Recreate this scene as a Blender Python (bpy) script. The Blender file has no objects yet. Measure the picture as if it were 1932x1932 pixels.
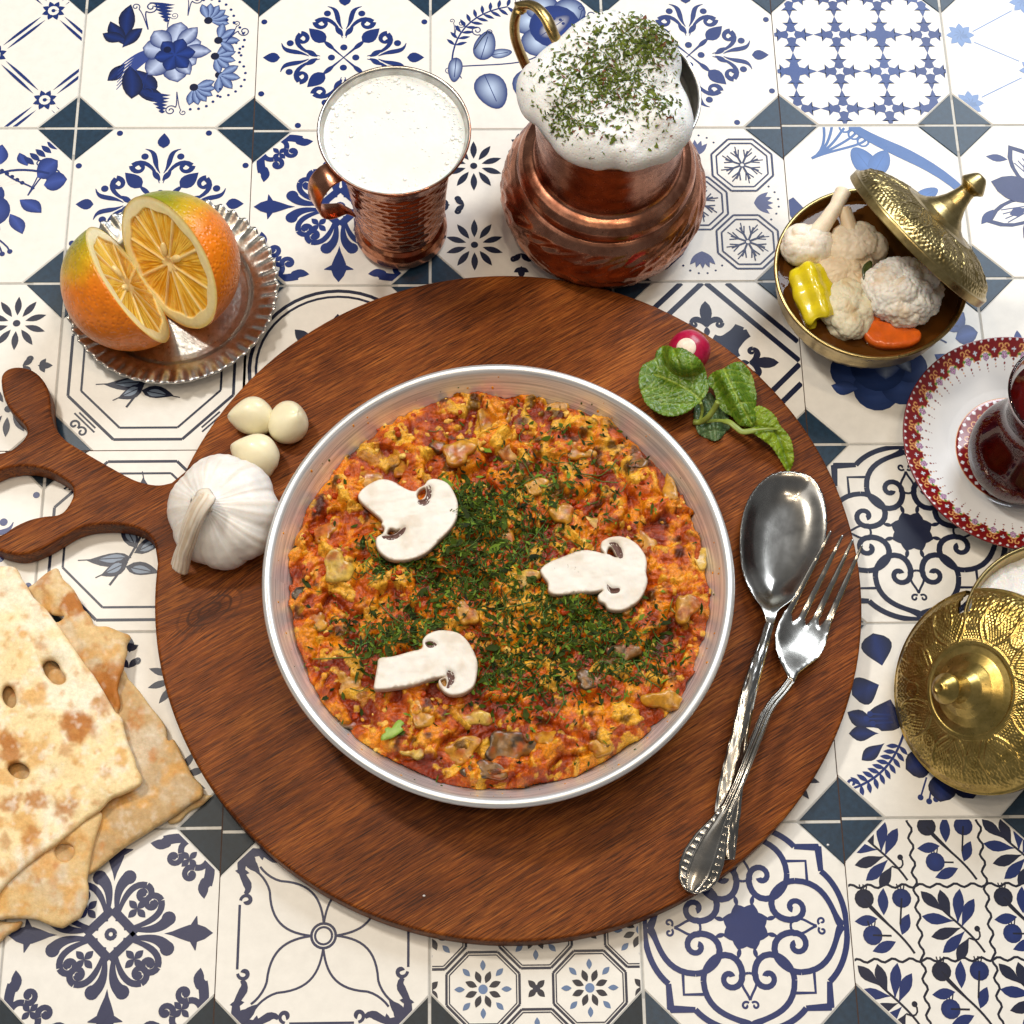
import bpy, math, random
import numpy as np
from mathutils import Matrix, Vector
from mathutils.geometry import delaunay_2d_cdt
random.seed(7); rng = np.random.default_rng(7)
sc = bpy.context.scene
COL = sc.collection
R = math.radians
S = 0.01                      # everything below is written in centimetres
# ------------------------------------------------------------------ camera
CP = (21.8314, -59.434727, 86.870184); TILT, YAW, ROLL, FPX = 0.39167376, -0.06750387, 0.05519429, 3419.3064
def rotm(a, ax):
    c, s = math.cos(a), math.sin(a)
    return np.array([[1,0,0],[0,c,-s],[0,s,c]]) if ax == 'x' else np.array([[c,-s,0],[s,c,0],[0,0,1]])
CR = rotm(YAW,'z') @ rotm(TILT,'x') @ rotm(ROLL,'z')
cam = bpy.data.cameras.new('camera'); camo = bpy.data.objects.new('camera', cam); COL.objects.link(camo)
M = Matrix([[*CR[0],CP[0]*S],[*CR[1],CP[1]*S],[*CR[2],CP[2]*S],[0,0,0,1]])
camo.matrix_world = M
cam.sensor_width = 36; cam.sensor_fit = 'HORIZONTAL'; cam.lens = FPX/1932*36; cam.clip_start = 0.05; cam.clip_end = 50
sc.camera = camo
# ------------------------------------------------------------------ light
w = bpy.data.worlds.new('World'); sc.world = w; w.use_nodes = True
bg = w.node_tree.nodes['Background']; bg.inputs[0].default_value = (0.88,0.90,0.93,1); bg.inputs[1].default_value = 0.14
def area(name, loc, target, size, power, color, shape='SQUARE', size_y=None):
    l = bpy.data.lights.new(name, 'AREA'); l.energy = power; l.color = color; l.size = size*S; l.shape = shape
    if size_y: l.shape = 'RECTANGLE'; l.size_y = size_y*S
    o = bpy.data.objects.new(name, l); COL.objects.link(o)
    a = Vector(loc)*S; t = Vector(target)*S
    o.location = a; o.rotation_euler = (t-a).to_track_quat('-Z','Y').to_euler()
    return o
area('window_light', (92,78,108), (40,-8,0), 62, 15, (0.86,0.93,1.0), size_y=80)
area('fill_light', (-60,-30,150), (20,-28,0), 70, 1.5, (1.0,0.96,0.90))  # added weak neutral fill from the left, stands for no lamp in the room
for i,(x,y) in enumerate([(-12,-18),(18,-2),(50,-20),(2,-62),(34,-48),(66,-70)]):
    area('ceiling_spot', (x,y,165), (x*.5+12,y*.5-14,0), 7, 1.55, (1.0,0.82,0.60), 'DISK')
area('key_spot', (-42,24,140), (22,-28,0), 18, 9.5, (1.0,0.93,0.82), 'DISK')
sc.view_settings.view_transform = 'Standard'; sc.view_settings.look = 'None'
sc.view_settings.exposure = 0.24; sc.view_settings.gamma = 1.0
sc.render.engine = 'CYCLES'
# ------------------------------------------------------------------ maths helpers
def P(px, py, z=0.0):
    """point of the photograph (1932 px wide) at height z, in cm"""
    d = CR @ np.array([(px-966)/FPX, -(py-966)/FPX, -1.0]); t = (z-CP[2])/d[2]
    return np.array(CP)+t*d
def Pz(pts, z, ox=0, oy=0, s=1.0):
    return [tuple(P(ox+x*s, oy+y*s, z)[:2]) for x,y in pts]
def camdir(v):
    v = CR @ np.array(v, float); return v/np.linalg.norm(v)
def hsh(ix, iy, iz, seed):
    n = (ix.astype(np.int64)*374761393 + iy.astype(np.int64)*668265263 + iz.astype(np.int64)*1274126177 + seed*974634777) & 0xffffffff
    n = ((n ^ (n >> 13))*1274126177) & 0xffffffff
    n = ((n ^ (n >> 16))*2246822519) & 0xffffffff
    return ((n ^ (n >> 15)) & 0xffffff)/float(0xffffff)
def noise(x, y, z=0.0, seed=0):
    x = np.asarray(x,float); y = np.asarray(y,float); z = np.zeros_like(x)+z
    xi, yi, zi = np.floor(x), np.floor(y), np.floor(z)
    f = [x-xi, y-yi, z-zi]; u = [t*t*(3-2*t) for t in f]; r = 0
    for a in (0,1):
        for b in (0,1):
            for c in (0,1):
                wgt = (u[0] if a else 1-u[0])*(u[1] if b else 1-u[1])*(u[2] if c else 1-u[2])
                r = r + wgt*hsh(xi+a, yi+b, zi+c, seed)
    return r*2-1
def fbm(x, y, z=0.0, seed=0, oct=4):
    r = 0; a = .5; k = 1.0
    for o in range(oct):
        r = r + a*noise(np.asarray(x)*k, np.asarray(y)*k, np.asarray(z)*k, seed+o*17); a *= .5; k *= 2.03
    return r
def worley(x, y, scale, seed=0):
    xs, ys = np.asarray(x)/scale, np.asarray(y)/scale
    xi, yi = np.floor(xs), np.floor(ys)
    f1 = np.full(xs.shape, 9.0); f2 = f1.copy(); idd = np.zeros(xs.shape)
    for dx in (-1,0,1):
        for dy in (-1,0,1):
            cx, cy = xi+dx, yi+dy
            px = cx+hsh(cx,cy,cx*0,seed); py = cy+hsh(cx,cy,cx*0,seed+1)
            d = np.hypot(px-xs, py-ys)
            idn = hsh(cx,cy,cx*0,seed+2)
            near = d < f1
            f2 = np.where(near, f1, np.minimum(f2,d)); idd = np.where(near, idn, idd); f1 = np.where(near, d, f1)
    return f1, f2, idd
def worley3(x, y, z, scale, seed=0):
    P_ = [np.asarray(t)/scale for t in (x,y,z)]; I_ = [np.floor(t) for t in P_]; f1 = np.full(P_[0].shape, 9.0)
    for dx in (-1,0,1):
        for dy in (-1,0,1):
            for dz in (-1,0,1):
                c = (I_[0]+dx, I_[1]+dy, I_[2]+dz)
                f1 = np.minimum(f1, np.sqrt(sum((c[k]+hsh(*c,seed+k)-P_[k])**2 for k in range(3))))
    return f1
def sst(a, b, x):
    t = np.clip((np.asarray(x)-a)/(b-a),0,1); return t*t*(3-2*t)
def cat(pts, n=6, closed=True):
    pts = np.array(pts, float); m = len(pts); out = []
    rngi = range(m) if closed else range(m-1)
    for i in rngi:
        g = (lambda k: pts[k % m]) if closed else (lambda k: pts[min(max(k,0),m-1)])
        p0,p1,p2,p3 = g(i-1),g(i),g(i+1),g(i+2)
        for k in range(n):
            t = k/n
            out.append(.5*((2*p1)+(-p0+p2)*t+(2*p0-5*p1+4*p2-p3)*t*t+(-p0+3*p1-3*p2+p3)*t**3))
    if not closed: out.append(pts[-1])
    return np.array(out)
# ------------------------------------------------------------------ object helpers
OFF = {}
def setp(o, label=None, cat_=None, group=None, kind=None):
    if label: o['label'] = label
    if cat_: o['category'] = cat_
    if group: o['group'] = group
    if kind: o['kind'] = kind
    return o
def thing(name, label, cat_, loc, group=None, kind=None):
    o = bpy.data.objects.new(name, None); COL.objects.link(o); o.empty_display_size = .01
    o.location = Vector(tuple(float(a) for a in loc))*S; OFF[o.name] = np.array(loc, float)
    return setp(o, label, cat_, group, kind)
def mkmesh(name, V, F, mats, smooth=True, col=None, mi=None, off=None):
    V = np.asarray(V, float)
    if off is not None: V = V-off
    me = bpy.data.meshes.new(name); me.from_pydata((V*S).tolist(), [], [tuple(int(i) for i in f) for f in F])
    mats = mats if isinstance(mats,(list,tuple)) else [mats]
    for m in mats: me.materials.append(m)
    if smooth: me.polygons.foreach_set('use_smooth', [True]*len(me.polygons))
    if mi is not None: me.polygons.foreach_set('material_index', list(mi))
    if col is not None:
        a = me.color_attributes.new('Col','FLOAT_COLOR','POINT')
        c = np.ones((len(V),4)); c[:,:3] = col; a.data.foreach_set('color', c.ravel())
    me.update(); return me
def obj(name, V, F, mats, parent=None, smooth=True, col=None, mi=None, label=None, cat_=None, group=None, kind=None, loc=None):
    V = np.asarray(V, float)
    if parent is not None: off = OFF[parent.name]
    else:
        off = np.array(loc, float) if loc is not None else np.array([(V[:,0].min()+V[:,0].max())/2,(V[:,1].min()+V[:,1].max())/2,V[:,2].min()])
    me = mkmesh(name, V, F, mats, smooth, col, mi, off)
    o = bpy.data.objects.new(name, me); COL.objects.link(o); OFF[o.name] = off
    if parent is not None: o.parent = parent
    else: o.location = Vector(tuple(off))*S
    return setp(o, label, cat_, group, kind)
def frame(axis, up=(0,0,1)):
    z = np.array(axis, float); z /= np.linalg.norm(z)
    u = np.array(up, float)
    if abs(z@u) > .95: u = np.array([0,1,0.])
    x = np.cross(u, z); x /= np.linalg.norm(x); y = np.cross(z, x)
    return np.c_[x, y, z]
def resample(pr, step):
    pr = np.array(pr, float); out = [pr[0]]
    for a, b in zip(pr[:-1], pr[1:]):
        n = max(1, int(np.ceil(np.linalg.norm(b-a)/step)))
        for k in range(1, n+1): out.append(a+(b-a)*k/n)
    return np.array(out)
def lathe(prof, n=64, c=(0,0,0), axis=(0,0,1), disp=None, up=(0,0,1)):
    """prof (r,z) list; disp(theta,r,z,i)->offset along profile normal"""
    prof = np.array(prof, float); m = len(prof)
    th = np.linspace(0, 2*np.pi, n, endpoint=False)
    T = np.gradient(prof, axis=0); N = np.c_[T[:,1], -T[:,0]]; N /= np.linalg.norm(N,axis=1)[:,None]+1e-9
    TH, I = np.meshgrid(th, np.arange(m), indexing='ij')
    r = prof[I,0]; z = prof[I,1]
    if disp is not None:
        d = disp(TH, r, z); r = r+d*N[I,0]; z = z+d*N[I,1]
    V = np.stack([r*np.cos(TH), r*np.sin(TH), z], -1).reshape(-1,3)
    Fm = frame(axis, up); V = V @ Fm.T+np.array(c, float)
    i, j = np.meshgrid(np.arange(n), np.arange(m-1), indexing='ij')
    a = i*m+j; b = ((i+1) % n)*m+j
    F = np.stack([a, b, b+1, a+1], -1).reshape(-1,4)
    return V, F, TH.ravel(), prof[I,0].ravel(), prof[I,1].ravel()
def tube(pts, rad, n=10, flat=1.0, up=(0,0,1), caps=True):
    pts = np.array(pts, float); m = len(pts); rad = np.zeros(m)+rad
    T = np.gradient(pts, axis=0); T /= np.linalg.norm(T,axis=1)[:,None]+1e-12
    V = []; u = np.array(up, float)
    for k in range(m):
        t = T[k]; s = np.cross(t, u); 
        if np.linalg.norm(s) < 1e-3: s = np.array([1,0,0.])
        s /= np.linalg.norm(s); q = np.cross(s, t)
        for a in range(n):
            g = 2*np.pi*a/n; V.append(pts[k]+rad[k]*(s*np.cos(g)+q*np.sin(g)*flat))
    F = [(k*n+a, k*n+(a+1) % n, (k+1)*n+(a+1) % n, (k+1)*n+a) for k in range(m-1) for a in range(n)]
    if caps: F += [tuple(range(n))[::-1], tuple((m-1)*n+a for a in range(n))]
    return np.array(V), F
def join(parts):
    V = []; F = []; C = []; o = 0; hc = len(parts[0]) > 2
    for p in parts:
        V.append(np.asarray(p[0])); F += [tuple(int(i)+o for i in f) for f in p[1]]; o += len(p[0])
        if hc: C.append(np.zeros((len(p[0]),3))+p[2])
    return (np.concatenate(V), F, np.concatenate(C)) if hc else (np.concatenate(V), F)
def inpoly(x, y, poly):
    x = np.asarray(x); y = np.asarray(y); r = np.zeros(x.shape, bool); n = len(poly)
    for i in range(n):
        x1,y1 = poly[i]; x2,y2 = poly[(i+1) % n]
        if y1 == y2: continue
        c = ((y1 > y) != (y2 > y)) & (x < (x2-x1)*(y-y1)/(y2-y1)+x1)
        r ^= c
    return r
def pdist(x, y, poly):
    d = np.full(np.shape(x), 1e9); n = len(poly)
    for i in range(n):
        a = np.array(poly[i]); b = np.array(poly[(i+1) % n]); ab = b-a; L = ab@ab+1e-12
        t = np.clip(((x-a[0])*ab[0]+(y-a[1])*ab[1])/L,0,1)
        d = np.minimum(d, np.hypot(x-a[0]-t*ab[0], y-a[1]-t*ab[1]))
    return d
def fill(loops, step, rings=()):
    out = loops[0]; pts = []; edges = []
    for L in loops:
        o = len(pts); pts += [tuple(p) for p in L]; m = len(L); edges += [(o+i, o+(i+1) % m) for i in range(m)]
    nb = len(pts); o = np.array(out)
    xs = np.arange(o[:,0].min(), o[:,0].max(), step); ys = np.arange(o[:,1].min(), o[:,1].max(), step*.866)
    X, Y = np.meshgrid(xs, ys); X = X+(np.arange(len(ys))[:,None] % 2)*step*.5
    X = X.ravel(); Y = Y.ravel(); ok = inpoly(X, Y, out)
    for h in loops[1:]: ok &= ~inpoly(X, Y, h)
    X, Y = X[ok], Y[ok]
    D = pdist(X, Y, out)
    for h in loops[1:]: D = np.minimum(D, pdist(X, Y, h))
    lim = max([step*.55]+[r*1.25 for r in rings]); ok = D > lim
    pts += list(zip(X[ok], Y[ok]))
    for rg in rings:
        for li, L in enumerate(loops):
            A = np.array(L); T = np.roll(A,-1,0)-np.roll(A,1,0); T /= np.linalg.norm(T,axis=1)[:,None]+1e-9
            for sg in (1,-1):
                Q = A+sg*rg*np.c_[-T[:,1],T[:,0]]
                k = inpoly(Q[:,0],Q[:,1],out)
                for h in loops[1:]: k &= ~inpoly(Q[:,0],Q[:,1],h)
                dd = pdist(Q[:,0],Q[:,1],out)
                for h in loops[1:]: dd = np.minimum(dd, pdist(Q[:,0],Q[:,1],h))
                k &= dd > rg*.85
                pts += [tuple(q) for q in Q[k]]
    r = delaunay_2d_cdt([Vector(p) for p in pts], edges, [], 0, 1e-6)
    V = np.array([tuple(v) for v in r[0]]); T = [tuple(f) for f in r[2]]
    c = np.array([V[list(f)].mean(0) for f in T])
    ok = inpoly(c[:,0],c[:,1],out)
    for h in loops[1:]: ok &= ~inpoly(c[:,0],c[:,1],h)
    T = [t if (V[t[1]][0]-V[t[0]][0])*(V[t[2]][1]-V[t[0]][1])-(V[t[1]][1]-V[t[0]][1])*(V[t[2]][0]-V[t[0]][0]) > 0 else t[::-1] for t,k in zip(T,ok) if k]
    D = pdist(V[:,0],V[:,1],out)
    for h in loops[1:]: D = np.minimum(D, pdist(V[:,0],V[:,1],h))
    return V, T, D
def slab(loops, step, ztop, zbot, rings=()):
    V, T, D = fill(loops, step, rings); n = len(V)
    A = np.c_[V, ztop(V[:,0],V[:,1],D)]; B = np.c_[V, zbot(V[:,0],V[:,1],D)]
    F = list(T)+[tuple(i+n for i in t[::-1]) for t in T]
    cnt = {}
    for t in T:
        for k in range(3):
            e = (t[k], t[(k+1) % 3]); cnt[e] = 1
    for (a,b) in list(cnt):
        if (b,a) not in cnt: F.append((b,a,a+n,b+n))
    return np.concatenate([A,B]), F, np.concatenate([D,D])
def blob(c, rad, n=32, disp=None, axis=(0,0,1)):
    th = np.linspace(0,2*np.pi,n,endpoint=False); m = n//2+1; ph = np.linspace(0,np.pi,m)
    TH, PH = np.meshgrid(th, ph, indexing='ij')
    d = np.stack([np.cos(TH)*np.sin(PH), np.sin(TH)*np.sin(PH), np.cos(PH)],-1)
    k = 1.0 if disp is None else disp(d[...,0],d[...,1],d[...,2],TH,PH)
    V = (d*np.array(rad)*(np.zeros(TH.shape)+k)[...,None]).reshape(-1,3) @ frame(axis).T+np.array(c)
    i, j = np.meshgrid(np.arange(n), np.arange(m-1), indexing='ij'); a = i*m+j; b = ((i+1) % n)*m+j
    return V, np.stack([a, a+1, b+1, b],-1).reshape(-1,4)
# ------------------------------------------------------------------ materials
def newmat(name):
    m = bpy.data.materials.new(name); m.use_nodes = True; nt = m.node_tree
    return m, nt, nt.nodes['Principled BSDF']
def N(nt, t, **k):
    n = nt.nodes.new(t)
    for a, v in k.items():
        if a[0] == '_': setattr(n, a[1:], v)
        else: n.inputs[a].default_value = v
    return n
def ramp(nt, fac, stops):
    r = nt.nodes.new('ShaderNodeValToRGB'); e = r.color_ramp.elements
    while len(e) < len(stops): e.new(.5)
    for x,(p,c) in zip(e, stops): x.position = p; x.color = (*c,1) if len(c) == 3 else c
    nt.links.new(fac, r.inputs[0]); return r.outputs[0]
def coords(nt, scale=(100,100,100), rot=(0,0,0), loc=(0,0,0), src='Object'):
    tc = nt.nodes.new('ShaderNodeTexCoord'); mp = nt.nodes.new('ShaderNodeMapping')
    mp.inputs['Scale'].default_value = scale; mp.inputs['Rotation'].default_value = rot; mp.inputs['Location'].default_value = loc
    nt.links.new(tc.outputs[src], mp.inputs[0]); return mp.outputs[0]
def nz(nt, vec, scale, detail=3, rough=.5, dist=0, out='Fac'):
    n = N(nt,'ShaderNodeTexNoise', Scale=scale, Detail=detail, Roughness=rough, Distortion=dist)
    nt.links.new(vec, n.inputs['Vector']); return n.outputs[out]
def bump(nt, b, h, strength=.3, dist=.1, prev=None):
    n = N(nt,'ShaderNodeBump', Strength=strength, Distance=dist*S); nt.links.new(h, n.inputs['Height'])
    if prev is not None: nt.links.new(prev, n.inputs['Normal'])
    if b is not None: nt.links.new(n.outputs[0], b.inputs['Normal'])
    return n.outputs[0]
def mixc(nt, fac, a, b, mode='MIX'):
    m = nt.nodes.new('ShaderNodeMix'); m.data_type = 'RGBA'; m.blend_type = mode
    for s, v in ((m.inputs[0],fac),(m.inputs[6],a),(m.inputs[7],b)):
        if hasattr(v,'is_linked'): nt.links.new(v, s)
        elif isinstance(v,(int,float)): s.default_value = v
        else: s.default_value = (*v,1)
    return m.outputs[2]
def mathn(nt, op, a, b=0.0, c=None):
    m = nt.nodes.new('ShaderNodeMath'); m.operation = op
    for s, v in zip(m.inputs, (a,b,c)):
        if v is None: continue
        if hasattr(v,'is_linked'): nt.links.new(v, s)
        else: s.default_value = v
    return m.outputs[0]
def attrmat(name, rough=.5, nscale=8, namt=.25, bscale=10, bstr=.2, bdist=.05, coat=0, sss=0, spec=.5, metallic=0, rvar=0, sat=1.0):
    m, nt, b = newmat(name)
    a = N(nt,'ShaderNodeAttribute', _attribute_name='Col'); v = coords(nt)
    f = nz(nt, v, nscale, 4, .6)
    k = ramp(nt, f, [(.3,(1-namt,)*3),(.7,(1+namt*.5,)*3)])
    c = mixc(nt, 1.0, a.outputs['Color'], k, 'MULTIPLY')
    nt.links.new(c, b.inputs['Base Color'])
    b.inputs['Roughness'].default_value = rough; b.inputs['Coat Weight'].default_value = coat; b.inputs['Coat Roughness'].default_value = .12
    b.inputs['Specular IOR Level'].default_value = spec; b.inputs['Metallic'].default_value = metallic
    if sss: b.inputs['Subsurface Weight'].default_value = sss; b.inputs['Subsurface Radius'].default_value = (1,.5,.3); b.inputs['Subsurface Scale'].default_value = .003
    if rvar:
        r = mathn(nt,'MULTIPLY_ADD', nz(nt, v, nscale*.6, 3), rvar, rough-rvar*.5); nt.links.new(r, b.inputs['Roughness'])
    if bstr: bump(nt, b, nz(nt, v, bscale, 5, .6), bstr, bdist)
    return m
def metal(name, c1, c2, rough=.3, nscale=1.0, bscale=0, bstr=0, bdist=.02, rvar=.15, cells=0, cellstr=.3, spots=0):
    m, nt, b = newmat(name); v = coords(nt)
    f = nz(nt, v, nscale, 6, .65)
    c = ramp(nt, f, [(.35,c1),(.65,c2)])
    if spots:
        s = nz(nt, v, 5, 3, .7); c = mixc(nt, ramp(nt, s, [(.62,(0,0,0)),(.72,(spots,)*3)]), c, tuple(x*.35 for x in c1))
    nt.links.new(c, b.inputs['Base Color']); b.inputs['Metallic'].default_value = 1
    r = mathn(nt,'MULTIPLY_ADD', nz(nt, v, nscale*2.3, 5, .7), rvar*2, rough-rvar); nt.links.new(r, b.inputs['Roughness'])
    prev = None
    if cells:
        vo = N(nt,'ShaderNodeTexVoronoi', Scale=cells, _feature='SMOOTH_F1'); vo.inputs['Smoothness'].default_value = .25
        nt.links.new(v, vo.inputs['Vector']); prev = bump(nt, b, vo.outputs['Distance'], cellstr, .06)
    if bstr: bump(nt, b, nz(nt, v, bscale or 6, 4), bstr, bdist, prev)
    return m
def solid(name, c, rough=.5, **k):
    m, nt, b = newmat(name); v = coords(nt)
    f = nz(nt, v, k.get('ns',4), 4, .6); a = k.get('var',.15)
    col = ramp(nt, f, [(.3,tuple(x*(1-a) for x in c)),(.7,tuple(min(1,x*(1+a)) for x in c))])
    nt.links.new(col, b.inputs['Base Color']); b.inputs['Roughness'].default_value = rough
    if k.get('sss'):
        b.inputs['Subsurface Weight'].default_value = k['sss']; b.inputs['Subsurface Radius'].default_value = k.get('rad',(1,.8,.5)); b.inputs['Subsurface Scale'].default_value = k.get('sscale',.004)
    if k.get('bstr'): bump(nt, b, nz(nt, v, k.get('bs',8), 5, .6), k['bstr'], k.get('bd',.05))
    if 'spec' in k: b.inputs['Specular IOR Level'].default_value = k['spec']
    if k.get('coat'): b.inputs['Coat Weight'].default_value = k['coat']; b.inputs['Coat Roughness'].default_value = .08
    return m
# ------------------------------------------------------------------ printed tiles
CREAM = np.array([.80,.775,.725]); BLUE = np.array([.008,.026,.15]); NAVY = np.array([.006,.010,.036]); INK = np.array([.008,.015,.075])
class Pen:
    def __init__(s, oct_): s.q = []; s.m = np.eye(3); s.c = BLUE; s.oct = oct_; s.layer = 0
    def tr(s, pts):
        pts = np.array(pts, float); return pts @ s.m[:2,:2].T+s.m[:2,2]
    def push(s, rot=0, sc_=1, at=(0,0), mir=False):
        c_, s_ = math.cos(R(rot)), math.sin(R(rot)); o = s.m.copy()
        a = np.array([[c_*sc_,-s_*sc_,at[0]],[s_*sc_,c_*sc_,at[1]],[0,0,1]])
        if mir: a = a @ np.diag([-1,1,1])
        s.m = o @ a; return o
    def poly(s, pts, col):     # one convex polygon, per-vertex colours; clipped to the octagon
        p = [(*a, *c_) for a, c_ in zip(s.tr(pts), np.zeros((len(pts),3))+col)]
        for (a,b,d) in s.oct:
            o = []
            for i in range(len(p)):
                u, v = p[i], p[(i+1) % len(p)]; du = a*u[0]+b*u[1]-d; dv = a*v[0]+b*v[1]-d
                if du <= 0: o.append(u)
                if (du < 0 < dv) or (dv < 0 < du):
                    t = du/(du-dv); o.append(tuple(u[k]+(v[k]-u[k])*t for k in range(5)))
            p = o
            if len(p) < 3: return
        s.q.append((s.layer, p))
    def ln(s, pts, w, col=None):
        col = s.c if col is None else col; pts = np.array(pts, float); s.layer += 1
        T = np.gradient(pts, axis=0); T /= np.linalg.norm(T,axis=1)[:,None]+1e-9; Nn = np.c_[-T[:,1],T[:,0]]
        w = (np.interp(np.linspace(0,1,len(pts)), np.linspace(0,1,len(w)), w) if hasattr(w,'__len__') else np.zeros(len(pts))+w)[:,None]
        A = pts+Nn*w; B = pts-Nn*w
        for i in range(len(pts)-1): s.poly([A[i],B[i],B[i+1],A[i+1]], col)
    def fan(s, c, rim, col=None, col2=None):
        col = s.c if col is None else col; col2 = col if col2 is None else col2; s.layer += 1
        for i in range(len(rim)):
            s.poly([c, rim[i], rim[(i+1) % len(rim)]], np.array([col2,col,col]))
    def dot(s, x, y, r, col=None, col2=None, n=14, ry=None):
        s.fan((x,y), [(x+r*math.cos(a), y+(ry or r)*math.sin(a)) for a in np.linspace(0,2*np.pi,n,endpoint=False)], col, col2)
    def ring(s, x, y, r, w, n=28, col=None):
        s.ln([(x+r*math.cos(a), y+r*math.sin(a)) for a in np.linspace(0,2*np.pi,n+1)], w, col)
    def leaf(s, x, y, ang, L, W, bend=0, col=None, col2=None, k=.5, n=7):
        a = R(ang); d = np.array([math.cos(a),math.sin(a)]); nn = np.array([-d[1],d[0]]); t = np.linspace(0,1,n)
        wd = np.sin(np.pi*t**(math.log(.5)/math.log(k)))**(.72 if W > .1 else 1)*W; b = bend*np.sin(np.pi*t*.5)*L
        ax = np.array([x,y])+np.outer(t*L,d)+np.outer(b,nn)
        up = ax+wd[:,None]*nn; dn = ax-wd[:,None]*nn; s.layer += 1
        col = s.c if col is None else col; col2 = col if col2 is None else col2
        for i in range(n-1):
            s.poly([ax[i],ax[i+1],up[i+1],up[i]], np.array([col2,col2,col,col])); s.poly([ax[i],dn[i],dn[i+1],ax[i+1]], np.array([col2,col,col,col2]))
    def spiral(s, x, y, r, a0, turns, w, out=None, sgn=1):
        t = np.linspace(0,1,int(14*turns)+4); a = R(a0)+sgn*t*turns*2*np.pi; rr = r*(1-.8*t)
        pts = [(x+q*math.cos(g), y+q*math.sin(g)) for q,g in zip(rr,a)]
        if out is not None: pts = list(out)+pts
        s.ln(pts, w)
    def rots(s, n, f, mir=False, off=0):
        for i in range(n):
            for mm in ((False,True) if mir else (False,)):
                o = s.push(off+360/n*i, mir=mm); f(); s.m = o
def bz(p0,p1,p2,p3,n=12):
    t = np.linspace(0,1,n)[:,None]; p0,p1,p2,p3 = map(np.array,(p0,p1,p2,p3))
    return (1-t)**3*p0+3*(1-t)**2*t*p1+3*(1-t)*t*t*p2+t**3*p3
def pt_M(p):
    def half():
        p.ln(bz((.02,.4),(.12,.56),(.04,.68),(.2,.72)), [.004,.03,.028,.004])
        p.ln(bz((.02,.27),(.06,.45),(.2,.62),(.33,.5),10), [.004,.024,.034]); p.spiral(.255,.485,.085,10,.8,[.034,.02,.03],sgn=-1)
        p.leaf(.01,.30,55,.17,.035); p.dot(.2,.62,.042); p.dot(.5,.93,.035); p.dot(.93,.5,.035)
    p.rots(4, half, mir=True)
    def q():
        p.leaf(0,.73,90,.2,.07,k=.4); p.dot(0,.14,.042)
        o = p.push(-45); p.ln([(0,0),(0,.3)], [.006,.02]); p.leaf(0,.14,90,.2,.03); p.leaf(0,.3,90,.28,.085,k=.4); p.m = o
    p.rots(4, q)
def star4(p, x, y, r, rot=0):
    for k in range(4):
        a = rot+90*k; p.leaf(x,y,a,r,r*.3)
def pt_S(p):
    def half():
        p.ln(bz((.05,.14),(.02,.35),(.04,.46),(.13,.53),12), [.01,.028,.045,.06]); p.dot(.14,.535,.068)
        p.ln(bz((.045,.12),(.07,.30),(.16,.50),(.31,.455),12), [.012,.03,.032]); p.spiral(.285,.375,.085,72,1.15,[.032,.026,.022],sgn=-1); p.dot(.285,.375,.028)
        p.ln([(0,.70),(.05,.78),(.16,.80)], [.05,.045,.004]); p.leaf(.86,.32,98,.20,.05); p.leaf(.88,.40,140,.09,.03)
        p.ln(bz((.88,.45),(.93,.62),(.90,.78),(.80,.86),10), [.05,.045,.035,.03]); p.dot(.865,.47,.055); p.spiral(.72,.555,.075,60,1.1,[.03,.024,.02],sgn=1); p.ln(bz((.76,.62),(.84,.60),(.88,.66),(.885,.74),8), [.03,.03,.02]); p.dot(.72,.555,.025)
    p.rots(4, half, mir=True)
    def q():
        p.leaf(0,.5,90,.46,.085,k=.62); o = p.push(-45); star4(p,0,.33,.115,0); star4(p,0,.99,.10,0); p.m = o
        p.ln([(0,.235),(.235,0)], .042)
    p.rots(4, q); p.ring(0,0,.04,.02,12)
def pt_Q(p):
    def half():
        p.ln(bz((0,-.93),(.03,-.84),(.42,-.86),(.43,-.5),14), [.045,.026,.028,.028]); p.ln(bz((.43,-.5),(.43,-.4),(.36,-.3),(.28,-.27),8), .028)
        p.ln(bz((.28,-.27),(.1,-.22),(.05,-.38),(.06,-.46),8), .03)
        p.spiral(.175,-.475,.115,165,.95,[.03,.026,.028],sgn=1)
        p.ln(bz((.055,-.44),(.1,-.56),(.03,-.58),(0,-.68),10), .012); p.spiral(.045,-.73,.04,140,1.0,.011,sgn=-1)
        p.ln([(.0,-.43),(.055,-.44)], .012); p.leaf(.09,-.3,103,.11,.022)
        p.ln([(.43,-.62),(.62,-.62),(.62,-.43)], .014)
        p.ln([(.76,-.76),(.76,-.52)], .026); p.ln([(.76,-.74),(.52,-.76)], .026)
        p.ln(bz((.76,-.52),(.9,-.4),(.97,-.2),(.965,0),12), .028); p.ln(bz((.52,-.76),(.4,-.9),(.2,-.97),(0,-.965),12), .028)
    p.rots(4, half, mir=True)
    p.rots(8, lambda: p.leaf(0,.03,90,.2,.085,k=.55), off=22.5); p.dot(0,0,.1)
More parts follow.
